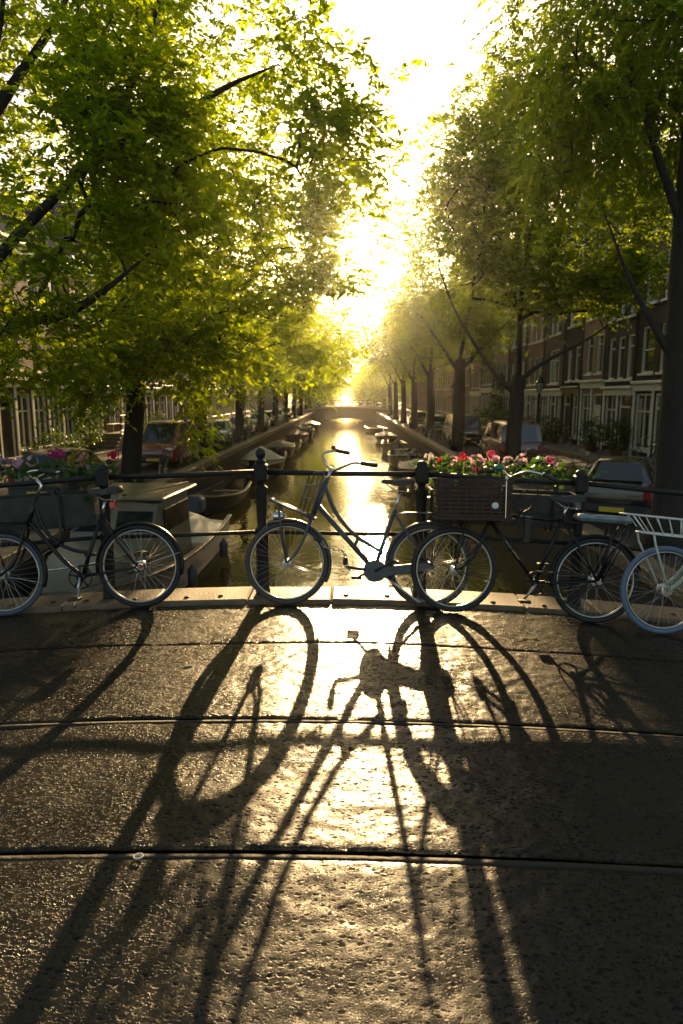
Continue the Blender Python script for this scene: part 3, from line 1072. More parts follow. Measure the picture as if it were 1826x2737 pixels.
    MB().cbox((-Lh - 0.05, -W * 0.88, 0.32), (-Lh + 0.13, W * 0.88, 0.52), 0.05).build('rear_bumper', M_bump, c)
    MB().cbox((Lh + 0.01, -0.40, 0.52), (Lh + 0.03, 0.40, 0.62), 0.01).build('grille', M_bump, c)
    MB().cbox((-Lh - 0.075, -0.26, 0.36), (-Lh - 0.053, 0.26, 0.47), 0.004).build('number_plate', M_plate, c)
    MB().cbox((Lh + 0.052, -0.26, 0.34), (Lh + 0.066, 0.26, 0.45), 0.004).build('number_plate', M_plate, c)
    return c
P_red = paint('red', (0.22, 0.035, 0.022))
P_maroon = paint('maroon', (0.13, 0.03, 0.02))
P_silver = paint('silver', (0.48, 0.48, 0.46))
P_green = paint('dark_green', (0.03, 0.038, 0.032))
P_black = paint('black', (0.012, 0.012, 0.013))
P_blue = paint('dark_blue', (0.03, 0.04, 0.06))
P_grey = paint('grey', (0.16, 0.16, 0.155))
S, N_ = R(-90), R(90)
car('dark green hatchback behind the flower planter on the red van side', -8.0, 19.3, R(90), P_green, 'hatch')
car('red van facing the bridge beside the leaning trunk', -7.75, 29.3, S, P_red, 'van', 'van')
car('silver hatchback nearest behind the red van', -7.9, 41.8, S, P_silver, 'hatch')
car('dark saloon car just beyond the nearest silver hatchback', -7.9, 50.0, S, P_blue, 'sedan')
car('silver saloon car third in the row beyond the red van', -7.9, 60.5, S, P_silver, 'sedan')
car('grey hatchback fourth in the row beyond the red van', -7.9, 66.0, S, P_grey, 'hatch')
car('pale silver car far down the row, fifth beyond the red van', -7.9, 76.5, S, P_silver, 'hatch')
car('dark far car, last seen in the row beyond the red van', -7.9, 86.0, S, P_black, 'sedan')
car('large dark saloon car parked behind the railing by the thick trunk', 6.9, 17.0, R(62), P_black, 'sedan')
car('maroon van seen from behind next to the forked tree', 7.0, 30.0, N_, P_maroon, 'van', 'van')
car('black van with pale windows beyond the maroon van', 6.9, 42.5, N_, P_black, 'van', 'van')
car('dark hatchback beyond the black van', 6.8, 54.0, N_, P_blue, 'hatch')
car('grey car far beyond the black van on the same quay', 6.8, 66.5, N_, P_grey, 'hatch')

# ================================================================ BOATS
def hull_mesh(L, B, D, bow=0.35, stern=0.75, n=16, sheer=0.22):
    """open hull: outer skin, gunwale and inner skin in one closed loft"""
    secs = []
    for i in range(n + 1):
        t = i / n
        x = -L / 2 + L * t
        if t < 0.55:
            w = stern + (1 - stern) * math.sin(t / 0.55 * PI / 2)
        else:
            w = math.cos((t - 0.55) / 0.45 * PI / 2 * 0.98) ** 0.75
        w = max(w, 0.03) * B / 2
        z1 = D + sheer * (t - 0.35) ** 2 * 2.2
        kz = 0.0 if t < 0.8 else (t - 0.8) ** 2 * 6 * D
        kz = min(kz, z1 - 0.08)
        ft = 0.6 * min(1, D / 0.5)
        zi = min(max(0.14, kz + 0.1), z1 - 0.05)
        secs.append([(x, 0, kz), (x, -w * 0.62, kz + 0.05), (x, -w * 0.92, kz + (z1 - kz) * 0.45), (x, -w, z1), (x, -w - 0.03, z1 + 0.03), (x, -max(w - 0.07, 0.005), z1 + 0.03), (x, -max(w * 0.85 - 0.05, 0.004), zi),
                     (x, max(w * 0.85 - 0.05, 0.004), zi), (x, max(w - 0.07, 0.005), z1 + 0.03), (x, w + 0.03, z1 + 0.03), (x, w, z1), (x, w * 0.92, kz + (z1 - kz) * 0.45), (x, w * 0.62, kz + 0.05), (x, 0, kz)])
    return MB().loft(secs)
M_hullw = mat('white_hull', (0.20, 0.165, 0.11), 0.35, var=0.15, vscale=3)
M_hulld = mat('dark_hull', (0.035, 0.03, 0.026), 0.45, var=0.3, vscale=4)
M_hullg = mat('grey_hull', (0.30, 0.30, 0.29), 0.4, var=0.2, vscale=3)
M_hullb = mat('brown_hull', (0.12, 0.075, 0.045), 0.5, var=0.3, vscale=4)
M_tarp_b = mat('blue_tarp', (0.055, 0.07, 0.11), 0.6, bump=0.5, bscale=7, var=0.2)
M_tarp_w = mat('pale_tarp', (0.55, 0.48, 0.36), 0.6, bump=0.4, bscale=6)
M_tarp_g = mat('grey_tarp', (0.07, 0.07, 0.068), 0.6, bump=0.5, bscale=7)
def tarp(parent, L, B, D, m, ridge=0.35, x0=-0.45, x1=0.4, name='tarp'):
    secs = []
    rr = random.Random(int(L * 100 + B * 10))
    for i in range(13):
        t = x0 + (x1 - x0) * i / 12
        tt = t + 0.5
        w = (0.8 + 0.2 * math.sin(min(tt / 0.55, 1) * PI / 2)) if tt < 0.55 else max(0.06, math.cos((tt - 0.55) / 0.45 * PI / 2 * 0.98) ** 0.75)
        w = w * B / 2 + 0.06
        e = math.sin(PI * min(1, max(0, i / 12)) * 0.94 + 0.1)
        h = D + 0.06 + ridge * max(0.1, e) + rr.uniform(-.03, .03)
        z1 = D + 0.06
        secs.append([(L * t, -w, z1 - 0.16), (L * t, -w * 0.98, z1), (L * t, -w * 0.5, z1 + (h - z1) * 0.62 + rr.uniform(-.03, .02)), (L * t, 0, h), (L * t, w * 0.5, z1 + (h - z1) * 0.62 + rr.uniform(-.03, .02)), (L * t, w * 0.98, z1), (L * t, w, z1 - 0.16)])
    return MB().loft(secs).build(name, m, parent, smooth=40)
def boat(name, label, x, y, rz, L, B, D, m, kind, cat='boat', grp='boats moored along the quays'):
    b = thing(name, label, cat, (x, y, WATER - 0.12), rz, grp)
    hull_mesh(L, B, D).build('hull', m, b, smooth=50)
    rub = MB()
    n = 16
    for sd in (-1, 1):
        pts = []
        for i in range(n + 1):
            t = i / n
            w = (0.75 + 0.25 * math.sin(t / 0.55 * PI / 2)) if t < 0.55 else max(0.03, math.cos((t - 0.55) / 0.45 * PI / 2 * 0.98) ** 0.75)
            pts.append((-L / 2 + L * t, sd * (w * B / 2 + 0.03), D + 0.22 * (t - 0.35) ** 2 * 2.2))
        MB().tube(pts, 0.035, 6).build('rubbing_strake', M_hullb if m is not M_hullb else M_hulld, b, smooth=True)
    if kind in ('open', 'motor'):
        for t in (-0.22, 0.08, 0.28):
            w = 0.9 if t < 0.1 else 0.66
            MB().cbox((L * t - 0.12, -B / 2 * w + 0.04, D - 0.16), (L * t + 0.12, B / 2 * w - 0.04, D - 0.12), 0.01).build('thwart', M_wood, b)
    if kind == 'motor' or kind == 'screen':
        o = MB()
        o.cbox((-0.16, -0.15, 0.15), (0.16, 0.15, 0.55), 0.06)
        ob = o.build('outboard_motor', M_tarp_g, b, loc=(-L / 2 - 0.10, 0, D - 0.05))
        MB().cbox((-0.05, -0.06, -0.6), (0.05, 0.06, 0.149), 0.02).build('shaft', M_iron, ob)
    if kind == 'screen':
        MB().loft([[(L * .05, -B * .40, D), (L * .02, -B * .36, D + .42), (L * .02, B * .36, D + .42), (L * .05, B * .40, D)], [(L * .24, -B * .26, D + .02), (L * .06, -B * .30, D + .40), (L * .06, B * .30, D + .40), (L * .24, B * .26, D + .02)]]).build('windscreen', M_carglass, b)
        MB().loft([[(L * t, -w, D + .02), (L * t, 0, D + .14), (L * t, w, D + .02)] for t, w in ((.10, B * .46), (.25, B * .38), (.38, B * .25), (.47, B * .08))]).build('foredeck', M_hullw, b, smooth=True)
    if kind == 'tarp_blue':
        tarp(b, L, B, D, M_tarp_b, 0.45)
    if kind == 'tarp_grey':
        tarp(b, L, B, D, M_tarp_g, 0.40)
    if kind == 'tarp_white':
        tarp(b, L, B, D, M_tarp_w, 0.75, -0.02, 0.42)
    return b
S90 = R(90)
# the cabin boat right under our bridge on the left
cb = boat('cabin_boat', 'cream cabin cruiser moored beside the bridge under the left planter', -4.75, 15.4, R(-94), 9.4, 2.4, 0.95, M_hullw, 'none', 'cabin boat')
cabn = MB()
cabn.loft([[(x, -w, 0.90), (x, -w * 0.92, h), (x, 0, h + 0.06), (x, w * 0.92, h), (x, w, 0.90)] for x, w, h in ((-0.6, 0.98, 2.30), (0.6, 0.98, 2.34), (1.35, 0.96, 2.30), (1.75, 0.95, 1.62), (2.9, 0.80, 1.52), (3.6, 0.55, 1.35), (3.9, 0.40, 1.1))])
cab = cabn.build('cabin', M_hullw, cb, smooth=30)
for sd in (-1, 1):
    for a, c_ in ((-0.5, 0.25), (0.36, 1.15)):
        MB().cbox((a, -0.012, 1.66), (c_, 0.012, 2.16), 0.008).build('cabin_window', M_carglass, cab, loc=(0, sd * 0.945, 0))
    for xx in (2.1, 2.8):
        MB().cbox((xx - 0.16, -0.012, 1.20), (xx + 0.16, 0.012, 1.38), 0.01).build('porthole', M_carglass, cab, loc=(0, sd * (0.95 - (xx - 1.75) * 0.10), 0))
    MB().lathe([(0.10, -0.01), (0.10, 0.012), (0.085, 0.016)], 16, Matrix.Rotation(R(90), 4, 'X')).build('hull_port', M_carglass, cb, loc=(2.6, sd * 1.10, 0.72))
for q in (-0.45, 0.45):
    MB().cbox((-0.012, -0.38, -0.23), (0.012, 0.38, 0.23), 0.008).build('front_window', M_carglass, cab, loc=(1.575, q, 1.96)).rotation_euler = (0, R(-30), 0)
MB().cbox((-0.63, -0.72, 1.50), (-0.605, -0.10, 2.15), 0.01).build('rear_window', M_carglass, cab)
MB().cbox((-0.63, 0.05, 0.9), (-0.605, 0.66, 2.15), 0.01).build('cabin_door', M_wood, cab)
MB().cbox((-0.9, -1.06, 2.38), (1.5, 1.06, 2.45), 0.03).build('roof', M_hullw, cb)
MB().tube([(-0.7, 0.9, 2.50), (1.9, 0.75, 2.62)], 0.03, 8).build('boat_hook', M_wood, cb)
tarp(cb, 9.4, 2.3, 0.92, M_tarp_w, 0.55, -0.42, -0.10, 'cockpit_cover')
MB().loft([[(x, -w, 0.96), (x, 0, 1.04), (x, w, 0.96)] for x, w in ((1.6, 1.1), (3.0, 0.8), (4.0, 0.42), (4.5, 0.12))]).build('foredeck', M_hullw, cb, smooth=True)
om = MB().cbox((-0.30, -0.28, 0.0), (0.30, 0.28, 0.52), 0.12).build('outboard_motor', M_tarp_b, cb, loc=(-4.85, -0.2, 1.05), smooth=40)
MB().cbox((-0.06, -0.07, -1.2), (0.06, 0.07, -0.003), 0.02).build('shaft', M_iron, om)
MB().tube(smoothpts([(2.2, -0.95, 1.0), (2.3, -0.95, 1.5), (3.6, -0.55, 1.6), (4.4, 0, 1.65), (3.6, 0.55, 1.6), (2.3, 0.95, 1.5), (2.2, 0.95, 1.0)]), 0.018, 8).build('bow_rail', M_chrome, cb, smooth=True)
for q, zz in ((2.2, 0.55), (0.4, 0.5), (-2.4, 0.5)):
    MB().lathe([(0.02, -0.26), (0.10, -0.2), (0.11, 0.15), (0.05, 0.24), (0.02, 0.3)], 12).build('fender', M_tarp_g, cb, smooth=True, loc=(q, 1.27 if q < 2 else 1.2, zz))
MB().tube(smoothpts([(4.3, 0.2, 1.1), (4.6, 0.6, 0.8), (4.9, 1.3, 1.5)], 6), 0.014, 6).build('mooring_rope', M_wood, cb)
boat('rowing_boat', 'dark rowing boat with pale blue rim moored astern of the cream cabin boat', -5.2, 28.0, R(-92), 6.0, 1.7, 0.6, M_hulld, 'open')
boat('barge', 'large dark boat with pale pointed canvas at its bow', -4.8, 39.0, R(-90), 7.5, 2.3, 1.0, M_hulld, 'tarp_white')
boat('barge', 'dark covered boat just beyond the one with pale canvas', -4.9, 48.5, R(-90), 6.5, 2.1, 0.95, M_hulld, 'tarp_grey')
boat('sloop', 'grey sloop third from the cabin boat, near the silver hatchback', -4.9, 57.0, R(-90), 5.5, 1.9, 0.7, M_hullg, 'open')
boat('sloop', 'brown sloop far along the car-row quay', -4.9, 66.0, R(-90), 6.0, 2.0, 0.8, M_hullb, 'tarp_grey')
boat('sloop', 'pale far sloop before the far bridge on the car-row quay', -4.8, 76.0, R(-90), 6.0, 2.0, 0.8, M_hullw, 'screen')
boat('sloop', 'dark far sloop, last before the far bridge on the car-row quay', -4.8, 88.0, R(-90), 7.0, 2.2, 0.9, M_hulld, 'tarp_grey')
boat('motorboat', 'boat under blue canvas beside the lamp-side quay', 3.85, 28.5, R(90), 5.2, 2.0, 0.75, M_hullg, 'tarp_blue')
boat('motorboat', 'pale boat under dark grey canvas next to the blue-covered one', 3.75, 36.2, R(-90), 5.5, 2.1, 0.75, M_hullw, 'tarp_grey')
boat('motorboat', 'white motorboat with windscreen between grey canvas boat and pale sloop', 3.6, 44.0, R(-90), 6.0, 2.1, 0.75, M_hullw, 'screen')
boat('sloop', 'pale grey sloop beyond the white motorboat', 3.6, 54.0, R(-90), 6.0, 2.0, 0.8, M_hullg, 'open')
boat('sloop', 'dark open boat far along the lamp-side quay', 3.6, 66.0, R(-90), 6.0, 2.0, 0.7, M_hullb, 'tarp_grey')
boat('sloop', 'long dark far boat moored near the far bridge on the lamp side', 3.4, 82.0, R(-82), 8.0, 2.2, 0.7, M_hulld, 'open')

# ================================================================ LAMPS
M_lampglass = mat('lantern_glass', (0.35, 0.36, 0.34), 0.15, spec=0.6)
def lamp(label, x, y):
    t = thing('street_lamp', label, 'street lamp', (x, y, STREET), 0, 'lantern street lamps')
    MB().lathe([(0.16, 0), (0.16, 0.12), (0.11, 0.2), (0.085, 0.9), (0.10, 0.95), (0.10, 1.02), (0.055, 1.10), (0.045, 2.9), (0.07, 2.95), (0.07, 3.0), (0.03, 3.06)], 14).build('post', M_iron, t, smooth=40)
    MB().tube([(-0.36, 0, 2.75), (0.36, 0, 2.75)], 0.02, 8).build('ladder_bar', M_iron, t)
    MB().lathe([(0.10, 3.06), (0.20, 3.52)], 6).build('lantern', M_lampglass, t)
    MB().lathe([(0.24, 3.52), (0.23, 3.56), (0.10, 3.74), (0.06, 3.78), (0.06, 3.84), (0.02, 3.95)], 6).build('lantern_cap', M_iron, t)
    for k in range(6):
        a = PI / 3 * (k + 0.5)
        MB().tube([(0.105 * math.cos(a), 0.105 * math.sin(a), 3.06), (0.205 * math.cos(a), 0.205 * math.sin(a), 3.53)], 0.012, 5).build('glazing_bar', M_iron, t)
lamp('black street lamp just right of the forked tree before the brick houses', 9.6, 35.0)
lamp('black street lamp beyond the second tree beside the black van', 8.0, 53.0)
lamp('black lantern between the trees beside the row of silver cars', -9.3, 38.5)
lamp('far black lantern beyond the silver hatchback', -9.3, 62.0)
# ================================================================ TREES
M_bark = mat('elm_bark', (0.026, 0.021, 0.017), 0.9, var=0.45, vscale=7, bump=1.0, bscale=14, stretch=(1, 1, 0.25))
M_leafA = leaf_mat('leaf_left', (0.022, 0.036, 0.005), (0.045, 0.068, 0.008), (0.62, 0.72, 0.010), 0.64)
M_leafB = leaf_mat('leaf_right', (0.026, 0.042, 0.007), (0.05, 0.075, 0.011), (0.48, 0.57, 0.015), 0.58)
M_leafC = leaf_mat('shrub_leaf', (0.03, 0.055, 0.015), (0.05, 0.09, 0.02), (0.16, 0.24, 0.02), 0.35)
SV = np.array([math.sin(R(SUN_AZ)) * math.cos(R(SUN_EL)), math.cos(R(SUN_AZ)) * math.cos(R(SUN_EL)), math.sin(R(SUN_EL))])

def open_to_sun(P):
    """True where the crown leaves the low evening sun its way down the canal on to the bridge"""
    k = P[:, 2] / SV[2]
    gx, gy = P[:, 0] - SV[0] * k, P[:, 1] - SV[1] * k
    lot = np.modf(np.abs(np.sin(P[:, 0] * 12.99 + P[:, 1] * 78.2 + P[:, 2] * 37.7)) * 4375.85)[0]
    k = (P[:, 2] - WATER) / SV[2]
    wx, wy = P[:, 0] - SV[0] * k, P[:, 1] - SV[1] * k      # ... and on to the water just beyond the railing
    return (((gx > -1.9) & (gx < 1.7) & (gy > 0.3) & (gy < 7.0)) | ((wx > 0.1) & (wx < 1.5) & (wy > 8) & (wy < 28))) & (lot > 0.15)

def leaves(name, m, O, Dr, U, size, ratio=0.52, fold=0.25, detail=True):
    """O origin, Dr direction, U leaf normal (n,3); one folded leaf each"""
    n_ = len(O)
    Sd = np.cross(Dr, U)
    Sd /= np.linalg.norm(Sd, axis=1, keepdims=True) + 1e-9
    Nn = np.cross(Sd, Dr)
    s = size[:, None]
    if detail:
        w = ratio * s / 2
        V = np.stack([O, O + Dr * s * .32 + Sd * w + Nn * w * fold, O + Dr * s * .72 + Sd * w * .72 + Nn * w * fold * .6 - Nn * s * .04, O + Dr * s - Nn * s * .14,
                      O + Dr * s * .72 - Sd * w * .72 + Nn * w * fold * .6 - Nn * s * .04, O + Dr * s * .32 - Sd * w + Nn * w * fold], 1).reshape(-1, 3)
        b = (np.arange(n_) * 6)[:, None]
        F = np.concatenate([b + np.array([[0, 1, 2, 3]]), b + np.array([[0, 3, 4, 5]])], 0)
    else:
        w = ratio * s / 2
        V = np.stack([O, O + Dr * s * .45 + Sd * w + Nn * w * fold, O + Dr * s, O + Dr * s * .45 - Sd * w + Nn * w * fold], 1).reshape(-1, 3)
        b = (np.arange(n_) * 4)[:, None]
        F = b + np.array([[0, 1, 2, 3]])
    return np_mesh(name, V, F, m)

def unit(a):
    return a / (np.linalg.norm(a, axis=-1, keepdims=True) + 1e-9)

def sprays(rs, tips, outward, per, nl, length, lsize, droop=0.35):
    """leafy twigs round every tip: returns origins, directions, normals, sizes"""
    T = np.repeat(tips, per, 0)
    Oq = np.repeat(outward, per, 0)
    n_ = len(T)
    d = unit(Oq * 0.7 + rs.normal(size=(n_, 3)) * np.array([0.8, 0.8, 0.45]))
    L = length * rs.uniform(0.5, 1.3, n_)
    start = T + rs.normal(size=(n_, 3)) * length * 0.33
    t = (np.arange(nl) + 0.6) / nl
    pos = start[:, None] + d[:, None] * (L[:, None] * t)[..., None]
    pos[..., 2] -= droop * L[:, None] * t ** 2
    up = unit(np.array([0, 0, 1.0]) + rs.normal(size=(n_, 3)) * 0.30)
    sd = unit(np.cross(d, up))
    sgn = np.where(np.arange(nl) % 2 == 0, 1.0, -1.0)
    dr = d[:, None] * 0.65 + sd[:, None] * sgn[None, :, None] * 0.75
    dr = dr + rs.normal(size=dr.shape) * 0.25
    dr[..., 2] -= 0.32
    dr = unit(dr)
    nr = unit(np.repeat(up[:, None], nl, 1) + rs.normal(size=dr.shape) * 0.35)
    sz = lsize * rs.uniform(0.5, 1.3, dr.shape[:2])
    return pos.reshape(-1, 3), dr.reshape(-1, 3), nr.reshape(-1, 3), sz.ravel()

def tree(label, base, trunk, limbs, vols, natt, per, nl, lsize, m, seed, detail=True, spray=0.55, r0=0.26, extra=None, lean=None, gapn=0.30, group='elm trees along the canal'):
    """trunk: polyline; limbs: polylines starting on it; vols: (centre, radii, weight) the crown fills"""
    rs = np.random.RandomState(seed)
    root = thing('canal_tree', label, 'tree', base, 0, group)
    B = np.array(base)
    pos, par, main = [], [], []
    def add_line(pts, parent):
        P = smoothpts(pts, 5)
        prev = parent
        for k, q in enumerate(P):
            if parent is not None and k == 0:
                continue
            pos.append(np.array(q)); par.append(prev); main.append(True)
            prev = len(pos) - 1
        return prev
    add_line(trunk, None)
    ntrunk = len(pos)
    limb_id = []
    for lb in limbs:
        s = np.array(lb[0])
        k = int(np.argmin([np.linalg.norm(q - s) for q in pos]))
        a = len(pos)
        add_line(lb, k)
        limb_id.append((k, a, len(pos)))
    # attractors
    A = []
    wsum = sum(v[2] for v in vols)
    for c, r_, w in vols:
        k = int(natt * w / wsum)
        q = unit(rs.normal(size=(k * 3, 3))) * (rs.uniform(0.0, 1, (k * 3, 1)) ** 0.42)
        q = np.array(c) + q * np.array(r_)
        # gaps: a coarse noise thins the crown into clumps
        g = vnoise(q[:, 0] * 0.55 + seed, q[:, 2] * 0.6 + q[:, 1] * 0.35, seed % 97)
        q = q[g > gapn][:k]
        A.append(q)
    A = np.concatenate(A)
    if extra is not None:
        A = np.concatenate([A, np.array(extra, float)])
    A = A[~open_to_sun(A)]
    A = A[A[:, 2] > STREET + 0.9]
    t0 = np.array(trunk[-1])
    A = A[np.argsort(np.linalg.norm(A - t0, axis=1))]
    tips, outw = [], []
    cap = len(A) * 14 + len(pos) + 100
    NP = np.zeros((cap, 3)); NP[:len(pos)] = np.array(pos)
    cnt = len(pos)
    first = ntrunk // 2
    for a in A:
        d = NP[first:cnt] - a
        dist = np.sqrt((d * d).sum(1)) + 0.7 * np.maximum(0, d[:, 2])
        k = int(np.argmin(dist)) + first
        s = NP[k].copy()
        L = np.linalg.norm(a - s)
        m_ = max(2, min(12, int(L / 0.4)))
        pk = par[k]
        pd = unit(s - pos[pk]) if pk is not None else np.array([0, 0, 1.0])
        c1 = s + (pd * 0.16 + (a - s) / max(L, 1e-6) * 0.25) * L + np.array([0, 0, 0.08 * L])
        prev = k
        for i in range(1, m_ + 1):
            t = i / m_
            q = (1 - t) ** 2 * s + 2 * t * (1 - t) * c1 + t * t * a
            if i < m_:
                q = q + rs.normal(size=3) * 0.03 * min(L, 2)
            pos.append(q); par.append(prev); main.append(False)
            NP[cnt] = q
            prev = cnt
            cnt += 1
        tips.append(a)
        o = a - (s * 0.5 + t0 * 0.5)
        outw.append(o)
    tips, outw = np.array(tips), unit(np.array(outw))
    # pipe-model radii
    n_ = len(pos)
    load = np.zeros(n_)
    haschild = np.zeros(n_, bool)
    for i in range(n_):
        if par[i] is not None:
            haschild[par[i]] = True
    for i in range(n_ - 1, -1, -1):
        if not haschild[i]:
            load[i] += 1
        if par[i] is not None:
            load[par[i]] += load[i]
    rad = 0.0075 * load ** 0.44
    rad *= r0 / max(rad[ntrunk - 1], 1e-6) if rad[ntrunk - 1] > r0 else 1.0
    rad = np.maximum(rad, 0.007)
    for k in range(ntrunk):
        t = k / max(1, ntrunk - 1)
        rad[k] = max(rad[k], r0 * (1.30 - 0.35 * t + 0.45 * max(0, 0.12 - t) / 0.12))
    for (k0, a, b) in limb_id:
        for i in range(a, b):
            t = (i - a) / max(1, b - a)
            rad[i] = max(rad[i], r0 * 0.40 * (1 - 0.97 * t))
    # chains -> tubes
    loc = lambda q: (q[0] - B[0], q[1] - B[1], q[2] - B[2])
    tb = MB()
    tb.tube([loc(pos[i]) for i in range(ntrunk)], [float(rad[i]) for i in range(ntrunk)], 14)
    tb.build('trunk', M_bark, root, smooth=True)
    for (k0, a, b) in limb_id:
        ids = [k0] + list(range(a, b))
        rr_ = [float(rad[i]) for i in ids]
        rr_[0] = rr_[1]
        MB().tube([loc(pos[i]) for i in ids], rr_, 10).build('limb', M_bark, root, smooth=True)
    tw = MB()
    i = max([b for _, _, b in limb_id] + [ntrunk])
    while i < n_:
        ids = [par[i], i]
        while i + 1 < n_ and par[i + 1] == i:
            i += 1
            ids.append(i)
        rr_ = [float(rad[k]) for k in ids]
        rr_[0] = min(rr_[0], rr_[1] * 1.3)
        mx_ = max(rr_)
        if not (mx_ < 0.012 and not detail):
            if not detail and len(ids) > 4:
                ids = ids[::2] + ([ids[-1]] if len(ids) % 2 == 0 else [])
                rr_ = [float(rad[k]) for k in ids]
                rr_[0] = min(rr_[0], rr_[1] * 1.3)
            tw.tube([loc(pos[k]) for k in ids], rr_, 7 if mx_ > 0.05 else 5 if mx_ > 0.02 else 3, caps=False)
        i += 1
    if tw.v:
        tw.build('twigs', M_bark, root, smooth=True, kind='stuff')
    O, Dr, U, sz = sprays(rs, tips, outw, per, nl, spray, lsize)
    keep = ~open_to_sun(O) & (O[:, 2] > STREET + 0.3)
    O, Dr, U, sz = O[keep], Dr[keep], U[keep], sz[keep]
    me = leaves('crown', m, O - B, Dr, U, sz, detail=detail)
    put('crown', me, root)
    return root

LX, RX = -7.2, 5.9
# left nearest: its trunk stands just outside the frame, limbs reach in
tree('big elm whose limbs and bright hanging leaves fill the top left corner', (-7.4, 11.4, STREET),
     [(-7.4, 11.4, STREET), (-7.35, 11.4, 0.2), (-7.2, 11.4, 1.6), (-6.9, 11.5, 2.4)],
     [[(-7.1, 11.4, 1.7), (-6.2, 11.3, 2.15), (-5.5, 11.3, 2.7), (-5.0, 11.4, 3.3), (-4.6, 11.6, 4.2)],
      [(-6.9, 11.5, 2.4), (-5.7, 11.7, 4.0), (-4.3, 12.0, 5.5), (-3.5, 12.1, 6.8), (-2.8, 12.1, 8.6), (-2.3, 12.2, 10.4)],
      [(-6.9, 11.5, 2.4), (-6.3, 11.6, 4.6), (-5.8, 11.7, 6.2), (-5.4, 11.8, 7.8), (-5.1, 11.8, 10.2)],
      [(-4.3, 12.0, 5.5), (-3.2, 12.3, 6.1), (-2.1, 12.5, 6.8), (-1.2, 12.6, 7.2)],
      [(-5.9, 11.7, 5.8), (-5.4, 12.1, 6.8), (-4.7, 12.4, 8.0), (-3.9, 12.6, 9.8)],
      [(-6.9, 11.5, 2.4), (-7.4, 11.6, 5.0), (-7.2, 11.8, 8.0), (-6.4, 12, 10.6)],
      [(-5.3, 11.35, 2.9), (-4.5, 11.2, 3.0), (-3.8, 11.1, 3.35), (-3.0, 11.2, 4.0)]],
     [((-5.2, 12.2, 7.9), (4.6, 3.8, 4.6), 1.0), ((-2.7, 12.5, 6.3), (2.6, 2.6, 1.7), 0.30), ((-5.4, 12.0, 4.4), (3.4, 3.0, 1.8), 0.26), ((-0.2, 12.8, 6.3), (1.3, 1.4, 0.8), 0.05), ((-5.6, 12.0, 3.1), (1.8, 1.8, 1.2), 0.09)],
     740, 7, 13, 0.128, M_leafA, 3, r0=0.28, spray=0.62, gapn=0.37)
tree('leaning elm on the red van side with sunlit low hanging leaves', (LX, 22.4, STREET),
     [(LX, 22.4, STREET), (-7.1, 22.4, 0), (-6.9, 22.3, 1.3), (-6.8, 22.2, 2.3)],
     [[(-6.85, 22.2, 1.9), (-5.6, 22.0, 3.4), (-4.0, 21.8, 4.6), (-2.2, 21.6, 5.6)],
      [(-6.8, 22.2, 2.3), (-6.4, 22.4, 5), (-5.4, 22.6, 8), (-4.4, 22.8, 11)],
      [(-6.9, 22.3, 1.6), (-8.2, 22.0, 3.6), (-9.2, 21.6, 6.2)],
      [(-6.7, 22.3, 3.2), (-5.0, 23.4, 5.6), (-3.0, 24.0, 8.2)]],
     [((-4.9, 22.2, 7.2), (5.5, 4.4, 5.2), 1.0), ((-6.2, 20.6, 3.6), (4.2, 2.6, 1.6), 0.26), ((-4.8, 20.9, 1.4), (0.7, 0.8, 1.0), 0.025), ((-1.2, 22.0, 4.4), (1.7, 1.8, 1.4), 0.10), ((-0.4, 22.0, 6.4), (1.4, 1.6, 2.3), 0.16), ((-0.9, 22.0, 3.1), (1.4, 1.5, 0.8), 0.05), ((-8.6, 20.8, 2.5), (2.3, 1.8, 1.3), 0.09)],
     820, 7, 12, 0.170, M_leafA, 5, r0=0.27, spray=0.75, gapn=0.40)
tree('dark-trunked elm third from the bridge on the red van side', (LX, 33.4, STREET),
     [(LX, 33.4, STREET), (-7.2, 33.4, 0.6), (-7.1, 33.4, 2.2), (-7.0, 33.4, 3.4)],
     [[(-7.1, 33.4, 2.6), (-5.4, 33, 4.6), (-4.4, 32.8, 5.2)], [(-7, 33.4, 3.4), (-6.6, 33.6, 6), (-6.0, 33.8, 8.2)]],
     [((-8.2, 33.2, 6.0), (3.6, 4.2, 3.5), 1.0), ((-5.2, 33.0, 2.6), (2.2, 2.4, 0.8), 0.08)],
     520, 6, 10, 0.20, M_leafA, 8, detail=False, r0=0.27, spray=0.95)
for i, (y, lab) in enumerate(((45.0, 'fourth elm from the bridge on the red van side, by the silver hatchback'), (56.0, 'fifth elm from the bridge on the red van side'),
                              (67.0, 'sixth elm from the bridge on the red van side'), (78.0, 'seventh elm from the bridge on the red van side'),
                              (90.0, 'eighth elm from the bridge on the red van side'), (103.0, 'hazy elm nearest the far bridge on the red van side'))):
    tree(lab, (LX, y, STREET), [(LX, y, STREET), (LX + .1, y, 0.8), (LX + .2, y, 3.2)],
         [[(LX + .2, y, 2.6), (-5.0, y - .5, 4.8), (-3.0, y - 1, 6.4)], [(LX + .2, y, 3.2), (-6.6, y, 6), (-6.2, y, 8.4)]],
         [((-5.0, y, 5.4), (5.2, 4.4, 3.0), 1.0) if i < 1 else ((-5.0 + 0.2 * math.sin(i * 2.1), y, 6.0 - 0.25 * (i % 2)), (5.9, 4.6, 3.7), 1.0)],
         240 if i < 3 else 190, 6, 9, 0.26 + 0.03 * i, M_leafA, 20 + i, detail=False, r0=0.25, spray=1.1)
